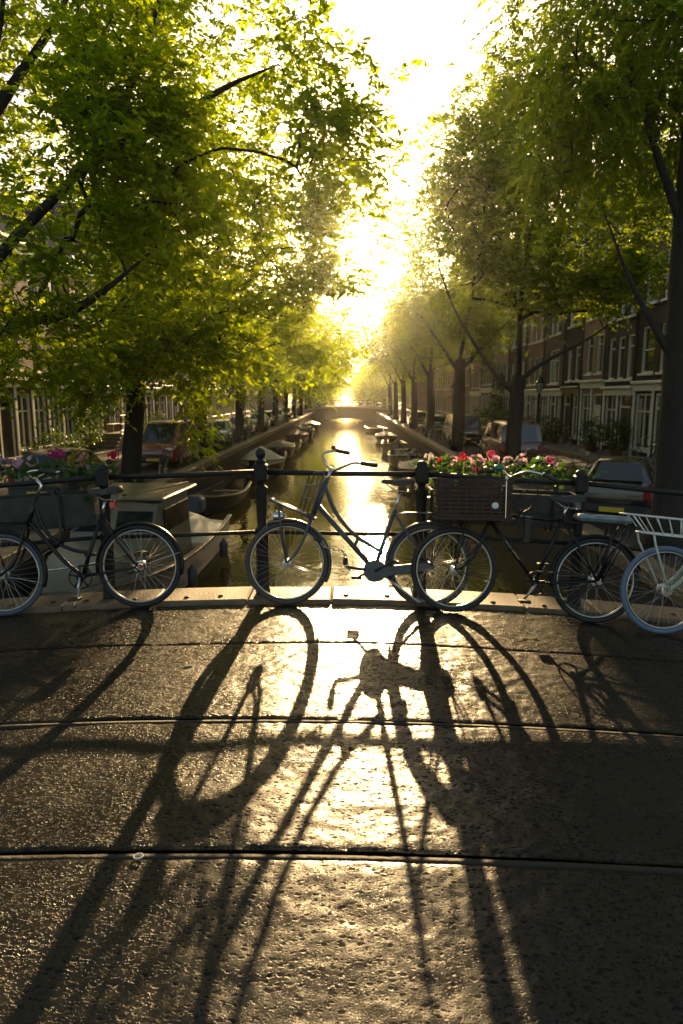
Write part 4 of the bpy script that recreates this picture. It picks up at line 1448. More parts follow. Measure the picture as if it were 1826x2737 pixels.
# right bank
tree('elm with thick dark trunk at the edge beside the black house', (6.0, 12.7, STREET),
     [(6.0, 12.7, STREET), (6.0, 12.7, 0.4), (5.98, 12.7, 2.6), (5.95, 12.7, 4.4), (6.0, 12.8, 7.0), (5.9, 12.9, 10.0)],
     [[(5.98, 12.7, 2.2), (5.5, 12.7, 2.9), (5.0, 12.8, 3.8), (4.5, 12.9, 5.0)],
      [(5.95, 12.7, 4.4), (5.2, 12.8, 6.2), (4.4, 12.9, 8.4)],
      [(5.95, 12.7, 3.8), (7.2, 12.6, 5.6), (8.4, 12.4, 8.0)]],
     [((6.7, 12.8, 9.0), (3.9, 3.6, 4.6), 1.0), ((5.2, 12.4, 6.2), (2.4, 2.2, 2.4), 0.28)],
     620, 7, 13, 0.112, M_leafB, 31, r0=0.23, spray=0.55, gapn=0.40)
tree('forked elm beside the maroon van', (5.9, 24.6, STREET),
     [(5.9, 24.6, STREET), (5.9, 24.6, 0), (5.95, 24.6, 1.6), (6.0, 24.6, 2.4)],
     [[(5.95, 24.6, 1.7), (5.2, 24.5, 2.4), (4.4, 24.3, 3.4), (3.6, 24.1, 4.6), (3.0, 24, 6.0)],
      [(6.0, 24.6, 2.2), (6.9, 24.5, 2.9), (8.2, 24.3, 3.6), (9.6, 24.2, 4.6)],
      [(6.0, 24.6, 2.4), (6.0, 24.7, 5.4), (6.4, 24.8, 8.5), (6.6, 25, 11)]],
     [((7.0, 24.4, 8.7), (4.7, 4.2, 4.5), 1.0), ((7.6, 23.2, 5.3), (3.6, 2.4, 1.0), 0.12), ((4.4, 24.0, 8.2), (2.0, 2.4, 2.6), 0.18)],
     760, 7, 12, 0.155, M_leafB, 33, r0=0.24, spray=0.75, gapn=0.38)
tree('second full elm behind the forked one, near the black van', (5.9, 37.0, STREET),
     [(5.9, 37, STREET), (5.9, 37, 0.5), (5.9, 37, 2.6), (5.9, 37, 3.6)],
     [[(5.9, 37, 2.8), (4.6, 36.6, 4.6), (3.2, 36.4, 6.4)], [(5.9, 37, 3.6), (6.4, 37.2, 7), (6.6, 37.4, 10.5)], [(5.9, 37, 3), (7.6, 36.8, 4.8), (9.4, 36.6, 6.6)]],
     [((6.6, 36.8, 8.4), (5.0, 4.6, 4.6), 1.0), ((5.0, 35.6, 5.4), (3.0, 2.4, 1.3), 0.15)],
     500, 6, 10, 0.20, M_leafB, 35, detail=False, r0=0.27, spray=0.95)
for i, (y, lab) in enumerate(((49.5, 'third elm behind the forked one on the lamp side'), (62.0, 'fourth elm behind the forked one on the lamp side'),
                              (74.0, 'fifth elm behind the forked one on the lamp side'), (86.0, 'sixth elm behind the forked one on the lamp side'),
                              (98.0, 'hazy elm nearest the far bridge on the lamp side'))):
    tree(lab, (RX, y, STREET), [(RX, y, STREET), (RX, y, 0.8), (RX - .1, y, 3.4)],
         [[(RX - .1, y, 2.8), (4.6, y - .5, 4.8), (3.2, y - 1, 6.4)], [(RX - .1, y, 3.4), (6.0, y, 7), (6.2, y, 10)]],
         [((6.8 - 0.2 * (i % 2), y, 8.0), (5.2, 4.8, 4.7), 1.0)],
         280 if i < 3 else 180, 6, 9, 0.26 + 0.03 * i, M_leafB, 50 + i, detail=False, r0=0.25, spray=1.1)
# beyond the far bridge: one wood that closes the view
rs = np.random.RandomState(77)
cl = []
for sx in (-1, 1):
    for k in range(14):
        cl.append(((sx * 8.5 if sx < 0 else 7.5) + rs.uniform(-1, 1), 135 + k * 14 + rs.uniform(-3, 3), rs.uniform(4.5, 6.5), rs.uniform(5.0, 6.5)))
for k in range(16):
    cl.append((rs.uniform(-40, 40), 340 + rs.uniform(0, 20), rs.uniform(3, 5), rs.uniform(6, 8)))
tip = np.concatenate([np.array(c[:3]) + unit(rs.normal(size=(60, 3))) * rs.uniform(0.5, 1, (60, 1)) * c[3] * np.array([1, 1, 0.85]) for c in cl])
tip = tip[~open_to_sun(tip)]
O, Dr, U, sz = sprays(rs, tip, unit(rs.normal(size=tip.shape)), 5, 6, 2.2, 0.9)
ow = put('far_wood', leaves('far_wood', M_leafA, O, Dr, U, sz, detail=False), kind='stuff')
tw = MB()
for c in cl:
    tw.tube([(c[0], c[1], STREET), (c[0], c[1], c[2])], 0.3, 5)
tw.build('far_trunks', M_bark, kind='stuff')

# ---------------------------------------------------------------- shrubs and pots by the houses
def shrub(name, label, cat, x, y, z, rx, ry, rz, n_, seed, pot=None, m=None, ls=0.12):
    rs = np.random.RandomState(seed)
    t = thing(name, label, cat, (x, y, z), 0)
    h0 = 0.0
    if pot:
        MB().lathe([(pot * 0.7, 0), (pot, pot * 1.3), (pot * 1.08, pot * 1.3), (pot * 1.08, pot * 1.5), (pot * 0.9, pot * 1.5), (pot * 0.88, pot * 1.35)], 14).build('pot', mat('terracotta', (0.16, 0.07, 0.04), 0.8), t)
        h0 = pot * 1.4
    q = unit(rs.normal(size=(n_, 3))) * rs.uniform(0.3, 1, (n_, 1)) ** 0.5 * np.array([rx, ry, rz])
    q[:, 2] += h0 + rz
    O, Dr, U, s = sprays(rs, q, unit(q - np.array([0, 0, h0 + rz])), 3, 6, 0.3, ls)
    k = O[:, 2] > 0.02
    put('foliage', leaves('foliage', m or M_leafC, O[k], Dr[k], U[k], s[k], detail=False), t)
    MB().tube([(0, 0, h0 * 0.6), (0.03, 0.02, h0 + rz)], 0.03, 6).build('stem', M_bark, t)
    return t
fl = STREET + 0.12
shrub('round_hedge', 'large round clipped hedge before the plum house with balcony canopy', 'hedge', 10.6, 52.0, STREET, 2.0, 2.4, 1.0, 260, 1, ls=0.2)
shrub('potted_shrub', 'bushy potted shrub by the arched door of the black house', 'potted plant', 12.3, 31.6, fl, 0.45, 0.45, 0.65, 90, 2, pot=0.3)
shrub('potted_shrub', 'potted shrub in front of the cream shop windows of the black house', 'potted plant', 12.2, 34.6, fl, 0.45, 0.45, 0.6, 90, 3, pot=0.3)
shrub('potted_shrub', 'low potted shrub before the narrow dark house', 'potted plant', 12.1, 40.3, fl, 0.6, 0.7, 0.5, 90, 4, pot=0.3)
shrub('bush', 'spreading green bush before the house with one wide window', 'bush', 11.9, 43.2, fl, 0.8, 1.1, 0.8, 130, 5)
shrub('bush', 'dark bush at the foot of the red brick house by the lamp post', 'bush', 11.9, 47.8, fl, 0.8, 1.3, 0.7, 120, 6)
shrub('climbing_plant', 'leafy climber on the plum house front behind the round hedge', 'climbing plant', 12.6, 58.5, fl, 0.35, 1.3, 2.6, 200, 7, ls=0.18)
shrub('hedge', 'dark hedge at the left edge below the cream shop windows', 'hedge', -12.6, 29.5, fl, 0.8, 2.2, 0.6, 170, 8)
shrub('rose_bush', 'climbing rose with red blooms between the cream shop and stoop', 'climbing plant', -13.2, 34.9, fl, 0.6, 0.9, 1.7, 170, 9)
shrub('bush', 'round bush beside the leaning trunk behind the stoop', 'bush', -11.8, 42.6, fl, 0.8, 1.0, 0.9, 130, 10)
shrub('bush', 'small bush at the edge of the quay behind the red van', 'bush', -7.0, 35.8, STREET, 0.7, 0.9, 0.6, 110, 12)
# ================================================================ BICYCLES
M_spoke = mat('spoke_steel', (0.55, 0.53, 0.50), 0.3, metal=1.0)
M_rim = mat('rim_steel', (0.50, 0.49, 0.47), 0.28, metal=1.0)
M_leather = mat('saddle_leather', (0.045, 0.028, 0.02), 0.42, var=0.3, vscale=14, bump=0.2)
M_saddle = mat('black_saddle', (0.02, 0.02, 0.021), 0.45)
M_grip = mat('grip_rubber', (0.022, 0.018, 0.016), 0.55)
M_redlens = mat('red_reflector', (0.45, 0.01, 0.015), 0.2, spec=0.8)
M_frA = mat('blue_grey_frame', (0.058, 0.066, 0.083), 0.36, spec=0.5, var=0.25, vscale=9, coat=0.3)
M_frB = mat('black_frame', (0.010, 0.010, 0.011), 0.3, spec=0.35)
M_frD = mat('sage_frame', (0.30, 0.36, 0.32), 0.35, coat=0.3)
M_tyA = mat('brown_grey_tyre', (0.085, 0.070, 0.055), 0.75, var=0.25, vscale=12)
M_tyB = mat('black_tyre', (0.02, 0.02, 0.021), 0.65)
M_tyC = mat('slate_tyre', (0.075, 0.09, 0.115), 0.65)
M_tyD = mat('pale_blue_tyre', (0.12, 0.17, 0.265), 0.65)
M_crate = mat('brown_crate', (0.060, 0.032, 0.022), 0.65, spec=0.25, var=0.2, vscale=8)
M_whitewire = mat('white_wire', (0.72, 0.72, 0.68), 0.4)
M_cushion = mat('pale_blue_cushion', (0.22, 0.28, 0.31), 0.6, var=0.35, vscale=12, bump=0.3)

WR = 0.345
_wm = {}
def wheel_meshes(ty, rim_m, hub_r, seg=56):
    key = (ty.name, rim_m.name, hub_r, seg)
    if key in _wm:
        return _wm[key]
    t = MB().torus((0, 0, 0), WR - 0.021, 0.021, seg, 10, ry=0.020).mesh('tyre', ty, True)
    rm = MB().torus((0, 0, 0), WR - 0.047, 0.008, seg, 8, ry=0.014).mesh('rim', rim_m, True)
    Mx = Matrix.Rotation(R(90), 4, 'X')
    hb = MB().lathe([(0.008, -0.075), (0.008, -0.048), (hub_r, -0.045), (hub_r, -0.038), (hub_r * 0.65, -0.034), (hub_r * 0.65, 0.034), (hub_r, 0.038), (hub_r, 0.045), (0.008, 0.048), (0.008, 0.075)], 14, Mx).mesh('hub', rim_m, 40)
    sp = MB()
    n = 36
    for k in range(n):
        a = 2 * PI * k / n
        sd = 1 if k % 2 else -1
        tw = (0.55 if (k // 2) % 2 else -0.55)
        p0 = (hub_r * math.cos(a + tw), sd * 0.038, hub_r * math.sin(a + tw))
        p1 = ((WR - 0.05) * math.cos(a), 0, (WR - 0.05) * math.sin(a))
        sp.tube([p0, p1], 0.0012, 4, caps=False)
    _wm[key] = (t, rm, hb, sp.mesh('spokes', M_spoke))
    return _wm[key]

def wheel(name, parent, x, ty, rim_m, hub_r=0.03, ang=0.0):
    w = bpy.data.objects.new(name, None)
    link(w, parent, loc=(x, 0, WR))
    t, rm, hb, sp = wheel_meshes(ty, rim_m, hub_r)
    put('tyre', t, w)
    put('rim', rm, w)
    put('hub', hb, w)
    put('spokes', sp, w, kind='stuff').rotation_euler = (0, ang, 0)
    return w

def fender(name, m, parent, x, a0, a1, w=0.030):
    """curved mudguard round a wheel, angles in degrees from +x in the XZ plane"""
    b = MB()
    secs = []
    for i in range(25):
        a = R(a0 + (a1 - a0) * i / 24)
        s = []
        for (dy, dr) in ((-w, -0.012), (-w * 0.7, 0.004), (0, 0.011), (w * 0.7, 0.004), (w, -0.012), (w * 0.7, 0.001), (0, 0.008), (-w * 0.7, 0.001), (-w, -0.012)):
            rr_ = WR + 0.012 + dr
            s.append((x + rr_ * math.cos(a), dy, WR + rr_ * math.sin(a)))
        secs.append(s)
    b.loft(secs)
    return b.build(name, m, parent, smooth=True)

def saddle(parent, x, z, m, broad=0.095):
    s = MB()
    secs = []
    for (xx, w, zt, th) in ((-0.135, 0.45, 0.012, .030), (-0.12, 0.85, 0.028, .05), (-0.08, 1.0, 0.030, .06), (-0.03, 0.86, 0.018, .055), (0.02, 0.52, 0.008, .045), (0.07, 0.30, 0.010, .035), (0.115, 0.26, 0.012, .032), (0.138, 0.16, 0.004, .02)):
        w *= broad
        secs.append([(x + xx, -w, z + zt - th), (x + xx, -w * 1.02, z + zt - 0.018), (x + xx, -w * 0.7, z + zt), (x + xx, 0, z + zt + 0.004), (x + xx, w * 0.7, z + zt), (x + xx, w * 1.02, z + zt - 0.018), (x + xx, w, z + zt - th), (x + xx, 0, z + zt - th + 0.012), (x + xx, -w, z + zt - th)])
    s.loft(secs)
    o = s.build('saddle', m, parent, smooth=50)
    sp = MB()
    for sy in (-0.045, 0.045):
        pts = [(x - 0.085 + 0.016 * math.cos(t * 2 * PI * 4), sy + 0.016 * math.sin(t * 2 * PI * 4), z - 0.085 + 0.06 * t) for t in np.linspace(0, 1, 33)]
        sp.tube(pts, 0.0035, 5)
        sp.tube([(x - 0.085, sy, z - 0.085), (x + 0.02, sy * 0.5, z - 0.075), (x + 0.11, 0, z - 0.02)], 0.004, 5)
    sp.build('saddle_spring', M_rim, o, smooth=True)
    return o

def crankset(parent, x, z, m, cased, ang, fr):
    if cased:
        c = MB()
        pts = []
        for i in range(20):
            a = R(140 - 280 * i / 19)
            pts.append((x + 0.092 * math.cos(a), z + 0.092 * math.sin(a)))
        pts += [(x - 0.15, z - 0.034), (-0.56, WR - 0.038), (-0.61, WR - 0.025), (-0.625, WR), (-0.61, WR + 0.025), (-0.56, WR + 0.035), (x - 0.15, z + 0.045)]
        c.prism(pts, 0.045, 0.075)
        c.build('chain_case', m, parent, smooth=40, bevel=0.008)
    else:
        c = MB()
        c.torus((x, 0.055, z), 0.092, 0.006, 36, 6)
        c.torus((x, 0.055, z), 0.03, 0.008, 18, 6)
        for k in range(5):
            a = 2 * PI * k / 5 + 0.3
            c.tube([(x + 0.02 * math.cos(a), 0.055, z + 0.02 * math.sin(a)), (x + 0.09 * math.cos(a), 0.055, z + 0.09 * math.sin(a))], 0.007, 5)
        c.build('chainring', m, parent, smooth=True)
        ch = MB()
        ch.tube([(x + 0.0, 0.055, z + 0.098), (-0.585, 0.055, WR + 0.036)], 0.005, 5)
        ch.tube([(x + 0.0, 0.055, z - 0.098), (-0.585, 0.055, WR - 0.036)], 0.005, 5)
        ch.torus((-0.585, 0.055, WR), 0.036, 0.005, 18, 5)
        ch.build('chain', M_bump, parent, smooth=True)
    for sd in (1, -1):
        a = R(ang) + (0 if sd > 0 else PI)
        ex, ez = x + 0.165 * math.cos(a), z + 0.165 * math.sin(a)
        k = MB().tube([(x, sd * 0.07, z), (x + 0.08 * math.cos(a), sd * 0.085, z + 0.08 * math.sin(a)), (ex, sd * 0.09, ez)], [0.015, 0.010, 0.010], 8).build('crank', M_rim if not cased else M_bump, parent, smooth=True)
        MB().cbox((ex - 0.045, sd * 0.14 - 0.04, ez - 0.012), (ex + 0.045, sd * 0.14 + 0.04, ez + 0.012), 0.006).build('pedal', M_grip, k)

def rear_rack(parent, m, z=0.78):
    r = MB()
    for sy in (-0.055, 0.055):
        r.tube(smoothpts([(-0.30, sy * 0.6, z - 0.03), (-0.38, sy, z), (-0.62, sy, z), (-0.83, sy, z - 0.008), (-0.845, sy * 0.9, z - 0.03)], 4), 0.007, 6)
        r.tube([(-0.585, sy * 1.4, WR), (-0.64, sy * 1.2, z)], 0.006, 6)
        r.tube([(-0.585, sy * 1.4, WR), (-0.80, sy * 1.2, z - 0.01)], 0.006, 6)
    for xx in (-0.42, -0.54, -0.66, -0.78):
        r.tube([(xx, -0.055, z), (xx, 0.055, z)], 0.006, 6)
    return r.build('rear_rack', m, parent, smooth=True)

def handlebar(parent, pts, m, gripm, stem, grips=True, r=0.011):
    """pts: centre line from the far grip to the near grip"""
    P = smoothpts(pts, 7)
    h = MB().tube(P, r, 10)
    h.tube(stem, 0.013, 10)
    o = h.build('handlebar', m, parent, smooth=True)
    for end in (0, -1):
        a = P[0] if end == 0 else P[-1]
        d = (P[0] - P[5] if end == 0 else P[-1] - P[-6]).normalized()
        s = MB()
        ring = [a - d * 0.085, a - d * 0.08, a - d * 0.04, a + d * 0.03, a + d * 0.045, a + d * 0.05]
        s.tube(ring, [0.012, 0.018, 0.017, 0.019, 0.017, 0.008], 10)
        s.build('grip', gripm, o, smooth=True)
    return o

def stay(name, m, parent, lines, r):
    b = MB()
    for L in lines:
        b.tube(L, r, 8)
    return b.build(name, m, parent, smooth=True)

def bike_root(label, X, Y, rz, lean, group='bicycles leaning on the bridge railing'):
    b = thing('bicycle', label, 'bicycle', (X, Y, 0), 0, group)
    xf, xr = X + 0.585 * math.cos(rz), X - 0.585 * math.cos(rz)
    zf, zr = float(deck_z(xf)), float(deck_z(xr))
    b.location.z = (zf + zr) / 2 + 0.004
    b.rotation_euler = (R(lean), -math.atan2(zf - zr, 1.17), rz)
    return b

# ---- A: blue-grey step-through in the middle, facing left
A = bike_root('blue grey step-through bicycle with upright front rack and brown saddle, bars turned, beside the ball-topped post', 0.075, 5.415, PI, 7.5)
A['label'] = 'blue grey step-through bicycle with brown saddle and front rack, beside the ball-topped post'
wheel('front_wheel', A, 0.585, M_tyA, M_rim, 0.035, 0.1)
wheel('rear_wheel', A, -0.585, M_tyA, M_rim, 0.035, 0.2)
fr = MB()
fr.tube([(0.268, 0, 1.03), (0.375, 0, 0.745)], 0.021, 12)                              # head tube
fr.tube([(0.345, 0, 0.83), (0.10, 0, 0.555), (-0.135, 0, 0.30)], 0.021, 12)             # down tube
fr.tube(smoothpts([(0.285, 0, 0.985), (0.21, 0, 0.80), (0.11, 0, 0.66), (0.0, 0, 0.56), (-0.10, 0, 0.50), (-0.20, 0, 0.44)], 6), 0.016, 12)
fr.tube([(-0.135, 0, 0.30), (-0.185, 0, 0.47), (-0.295, 0, 0.80)], 0.018, 12)           # seat tube
fr.tube([(0.0, 0, 0.565), (0.035, 0, 0.485)], 0.014, 8)
for sy in (-1, 1):
    fr.tube([(-0.135, 0.025 * sy, 0.30), (-0.30, 0.05 * sy, 0.325), (-0.585, 0.062 * sy, WR)], 0.011, 8)
    fr.tube([(-0.285, 0.018 * sy, 0.78), (-0.42, 0.05 * sy, 0.57), (-0.585, 0.062 * sy, WR)], 0.010, 8)
fr.torus((-0.135, 0, 0.30), 0.012, 0.02, 14, 8, ry=0.04)
fr.build('frame', M_frA, A, smooth=True)
fk = MB()
for sy in (-1, 1):
    fk.tube(smoothpts([(0.385, 0.018 * sy, 0.735), (0.40, 0.045 * sy, 0.69), (0.445, 0.052 * sy, 0.56), (0.51, 0.055 * sy, 0.43), (0.585, 0.058 * sy, WR)], 5), [0.014] * 8 + [0.013, .013, .012, .012, .011, .011, .010, .010, .009, .009, .009, .009, .009], 10)
fk.tube([(0.385, -0.03, 0.735), (0.385, 0.03, 0.735)], 0.018, 10)
fk.build('fork', M_frA, A, smooth=True)
fender('front_mudguard', M_frA, A, 0.585, 62, 205)
fender('rear_mudguard', M_frA, A, -0.585, -20, 172)
stay('mudguard_stay', M_spoke, A, [[(0.585, 0.05, WR), (0.25, 0.032, 0.22)], [(0.585, -0.05, WR), (0.25, -0.032, 0.22)], [(-0.585, 0.06, WR), (-0.93, 0.03, 0.42)], [(-0.585, -0.06, WR), (-0.93, -0.03, 0.42)]], 0.003)
MB().tube([(-0.29, 0, 0.78), (-0.335, 0, 0.95)], 0.0125, 10).build('seat_post', M_chrome, A, smooth=True)
saddle(A, -0.315, 1.03, M_leather, 0.10)
crankset(A, -0.135, 0.30, M_frA, True, 150, M_frA)
rear_rack(A, M_frA, 0.775)
handlebar(A, [(0.13, -0.29, 1.275), (0.20, -0.285, 1.285), (0.285, -0.25, 1.27), (0.315, -0.20, 1.24), (0.285, -0.10, 1.165), (0.225, 0.0, 1.12), (0.20, 0.02, 1.115), (0.13, 0.12, 1.14), (0.06, 0.20, 1.165), (-0.0, 0.235, 1.165), (-0.085, 0.245, 1.155)], M_chrome, M_grip,
          [(0.275, 0, 1.01), (0.235, 0, 1.12)])
MB().sphere((0.225, -0.27, 1.312), 0.020, 10, 7).build('bell', mat('red_bell', (0.25, 0.02, 0.015), 0.2, spec=0.8), A, smooth=True)
# front carrier with an upright back frame
c = MB()
for sy in (-0.13, 0.13):
    c.tube([(0.715, sy, 0.862), (0.56, sy, 0.80), (0.36, sy, 0.715)], 0.010, 8)
for q in (-0.075, 0, 0.075):
    c.tube([(0.71, q, 0.862), (0.365, q, 0.72)], 0.006, 6)
c.tube([(0.715, -0.13, 0.862), (0.715, 0.13, 0.862)], 0.010, 8)
c.tube([(0.545, -0.13, 0.795), (0.545, 0.13, 0.795)], 0.007, 8)
c.tube([(0.36, -0.13, 0.715), (0.36, 0.13, 0.715)], 0.008, 8)
ca = c.build('front_rack', M_frA, A, smooth=True)
stay('rack_leg', M_frA, A, [[(0.585, sy, WR), (0.625, sy * 1.5, 0.60), (0.65, sy * 2.0, 0.835)] for sy in (-0.065, 0.065)], 0.008)
b = MB()
top, bot = (0.345, 1.09), (0.445, 0.755)
for q in (-0.17, 0.17):
    b.tube([(bot[0], q, bot[1]), (top[0], q, top[1])], 0.008, 8)
for q in (-0.06, 0.06):
    b.tube([(bot[0], q, bot[1]), (top[0], q, top[1])], 0.006, 6)
for t in (0.0, 0.36, 0.70, 1.0):
    xx, zz = bot[0] + (top[0] - bot[0]) * t, bot[1] + (top[1] - bot[1]) * t
    b.tube([(xx, -0.17, zz), (xx, 0.17, zz)], 0.008 if t in (0, 1.0) else 0.006, 8)
bo = b.build('rack_back', M_frA, A, smooth=True)
bo.rotation_euler = (0, 0, R(22))
bo.location = (0.03, -0.14, 0)
hl = MB().lathe([(0.012, -0.055), (0.034, -0.035), (0.046, 0.0), (0.050, 0.03), (0.046, 0.036)], 16, Matrix.Translation((0.655, 0.06, 0.73)) @ Matrix.Rotation(R(90), 4, 'Y')).build('headlight', M_chrome, A, smooth=50)
MB().tube([(-0.20, 0.06, 0.27), (-0.48, 0.10, 0.065), (-0.52, 0.10, 0.05)], 0.009, 8).build('kickstand', M_rim, A, smooth=True)
# chain lock hanging between wheel and frame
lk = MB()
cp = [(0.305, 0.09, 0.535), (0.27, 0.09, 0.49), (0.235, 0.09, 0.475), (0.20, 0.09, 0.47), (0.165, 0.09, 0.465), (0.135, 0.09, 0.455), (0.11, 0.09, 0.435), (0.10, 0.09, 0.40), (0.105, 0.09, 0.37), (0.10, 0.09, 0.335), (0.075, 0.09, 0.315), (0.04, 0.09, 0.31)]
for i in range(len(cp) - 1):
    p0, p1 = Vector(cp[i]), Vector(cp[i + 1])
    mid, d = (p0 + p1) / 2, (p1 - p0).normalized()
    o_ = d.cross(Vector((0, 1, 0))) if i % 2 == 0 else Vector((0, 1, 0))
    Lk = (p1 - p0).length * 0.66
    lk.tube([mid + d * Lk * math.cos(t) + o_ * 0.011 * math.sin(t) for t in np.linspace(0, 2 * PI, 12, endpoint=False)], 0.0042, 5, closed=True)
lk.build('lock_chain', M_rim, A, smooth=True)
MB().cbox((0.085, 0.07, 0.345), (0.125, 0.11, 0.41), 0.012).build('padlock', M_bump, A)
MB().tube([(0.36, 0.10, 0.56), (0.30, 0.10, 0.535)], 0.014, 8).build('lock_sleeve', M_grip, A)
MB().tube([(0.10, 0.09, 0.33), (-0.06, 0.08, 0.31)], 0.012, 8).build('lock_sleeve', M_grip, A)
stay('brake_cable', M_grip, A, [smoothpts([(0.20, 0.05, 1.13), (0.24, 0.08, 1.15), (0.30, 0.06, 1.09), (0.31, 0.02, 0.95)], 5), smoothpts([(0.30, -0.15, 1.22), (0.25, -0.06, 1.10), (0.30, 0.02, 1.0), (0.36, 0.02, 0.80)], 5)], 0.003)

# ---- B: black roadster with the big crate
Bk = bike_root('black bicycle with large brown crate in front and pale cushion on its rear rack', 1.385, 5.285, PI - R(3), 7)
wheel('front_wheel', Bk, 0.56, M_tyB, M_rim, 0.03, 0.05)
wheel('rear_wheel', Bk, -0.56, M_tyB, M_rim, 0.045, 0.3)
def diamond(Bk, m):
    fr = MB()
    fr.tube([(0.245, 0, 0.93), (0.315, 0, 0.735)], 0.019, 12)
    fr.tube([(0.255, 0, 0.815), (-0.255, 0, 0.80)], 0.015, 12)
    fr.tube([(0.305, 0, 0.765), (-0.085, 0, 0.29)], 0.017, 12)
    fr.tube([(-0.085, 0, 0.29), (-0.275, 0, 0.84)], 0.016, 12)
    for sy in (-1, 1):
        fr.tube([(-0.085, 0.025 * sy, 0.29), (-0.25, 0.05 * sy, 0.305), (-0.56, 0.062 * sy, WR)], 0.010, 8)
        fr.tube([(-0.265, 0.018 * sy, 0.81), (-0.41, 0.045 * sy, 0.60), (-0.56, 0.062 * sy, WR)], 0.009, 8)
    fr.torus((-0.085, 0, 0.29), 0.012, 0.02, 14, 8, ry=0.04)
    fr.build('frame', m, Bk, smooth=True)
    fk = MB()
    for sy in (-1, 1):
        fk.tube(smoothpts([(0.32, 0.018 * sy, 0.73), (0.335, 0.045 * sy, 0.68), (0.385, 0.05 * sy, 0.53), (0.45, 0.055 * sy, 0.42), (0.56, 0.058 * sy, WR)], 5), 0.011, 8)
    fk.tube([(0.32, -0.03, 0.73), (0.32, 0.03, 0.73)], 0.016, 10)
    fk.build('fork', m, Bk, smooth=True)
diamond(Bk, M_frB)
M_letter = mat('worn_lettering', (0.30, 0.28, 0.25), 0.5)
lt = MB()                                                     # small worn lettering on the frame tubes, too small to read
for (q0, q1, nn_) in (((0.10, 0.0145, 0.815), (-0.02, 0.0145, 0.812), 9), ((0.17, 0.0165, 0.612), (0.05, 0.0165, 0.466), 10)):
    p0, p1 = Vector(q0), Vector(q1)
    d = (p1 - p0)
    for k in range(nn_):
        if k == 4:
            continue
        c_ = p0 + d * (k + 0.5) / nn_
        ang = math.atan2(-d.z, d.x)
        lt.box((c_.x, c_.y + 0.001, c_.z), (d.length / nn_ * 0.62, 0.003, 0.011), (0, ang, 0))
lt.build('frame_lettering', M_letter, Bk)
fender('rear_mudguard', M_frB, Bk, -0.56, -12, 165)
sg = MB()
for sy in (-1, 1):
    pts = [(-0.56, WR)] + [(-0.56 + 0.335 * math.cos(R(a)), WR + 0.335 * math.sin(R(a))) for a in range(15, 96, 8)]
stay('rack_stay', M_frB, Bk, [[(-0.56, sy * 0.07, WR), (-0.66, sy * 0.09, 0.79)] for sy in (-1, 1)] + [[(-0.56, sy * 0.07, WR), (-0.75, sy * 0.09, 0.79)] for sy in (-1, 1)], 0.010)
rear_rack(Bk, M_frB, 0.80)
cu = MB()
cu.cbox((-0.80, -0.085, 0.812), (-0.36, 0.085, 0.868), 0.025)
cu.build('rack_cushion', M_cushion, Bk, smooth=50)
MB().tube([(-0.265, 0, 0.82), (-0.295, 0, 0.93)], 0.0125, 10).build('seat_post', M_chrome, Bk, smooth=True)
saddle(Bk, -0.285, 0.985, M_saddle, 0.088)
crankset(Bk, -0.085, 0.29, M_frB, False, -55, M_frB)
handlebar(Bk, [(0.33, -0.27, 1.16), (0.25, -0.26, 1.165), (0.20, -0.20, 1.17), (0.17, -0.08, 1.13), (0.16, 0.0, 1.12), (0.15, 0.08, 1.13), (0.08, 0.20, 1.165), (-0.02, 0.26, 1.15), (-0.10, 0.27, 1.12)], M_chrome, M_grip, [(0.25, 0, 0.92), (0.19, 0, 1.12)])
MB().sphere((0, 0, 0), 0.034, 12, 8).build('bell', mat('teal_bell', (0.01, 0.16, 0.11), 0.25, spec=0.7), Bk, smooth=True, loc=(0.27, 0.02, 1.185)).scale = (1.3, 0.9, 0.8)
stay('brake_cable', M_grip, Bk, [smoothpts([(0.10, 0.16, 1.16), (0.05, 0.15, 1.05), (0.10, 0.08, 0.98), (0.06, 0.05, 0.9), (0.10, 0.03, 0.80)], 5), smoothpts([(0.14, 0.1, 1.14), (-0.02, 0.12, 1.05), (0.0, 0.07, 0.9), (0.08, 0.03, 0.82), (0.1, .02, .7)], 5)], 0.004)
MB().cbox((-0.03, -0.02, -0.10), (0.03, 0.02, 0.10), 0.012).build('hanging_lock', M_grip, Bk, loc=(0.02, 0.06, 0.70))
MB().tube([(-0.10, 0.06, 0.26), (-0.38, 0.11, 0.14), (-0.42, 0.11, 0.12)], 0.010, 8).build('kickstand', M_grip, Bk, smooth=True)
# the crate: rails, slats and corner posts
cr = bpy.data.objects.new('front_crate', None)
link(cr, Bk, loc=(0.455, 0, 0.775))
cr.rotation_euler = (0, R(3), 0)
CL, CW, CH = 0.285, 0.20, 0.30
sl_x = MB(); sl_x.cbox((-CL, -0.005, -0.0115), (CL, 0.005, 0.0115), 0.003); sl_x = sl_x.mesh('crate_slat', M_crate)
sl_y = MB(); sl_y.cbox((-0.005, -CW, -0.0115), (0.005, CW, 0.0115), 0.003); sl_y = sl_y.mesh('crate_slat', M_crate)
for k in range(9):
    z = 0.024 + k * (CH - 0.048) / 8
    for sd in (-1, 1):
        put('crate_slat', sl_x, cr, (0, sd * CW, z))
        put('crate_slat', sl_y, cr, (sd * CL, 0, z))
up = MB(); up.cbox((-0.009, -0.006, 0.0), (0.009, 0.006, CH), 0.003); up = up.mesh('crate_rib', M_crate)
for k in range(9):
    xx = -CL + 0.03 + k * (2 * CL - 0.06) / 8
    for sd in (-1, 1):
        put('crate_rib', up, cr, (xx, sd * (CW + 0.003), 0))
for k in range(6):
    yy = -CW + 0.03 + k * (2 * CW - 0.06) / 5
    for sd in (-1, 1):
        put('crate_rib', up, cr, (sd * (CL - 0.009), yy, 0), (0, 0, R(90)))
rm = MB()
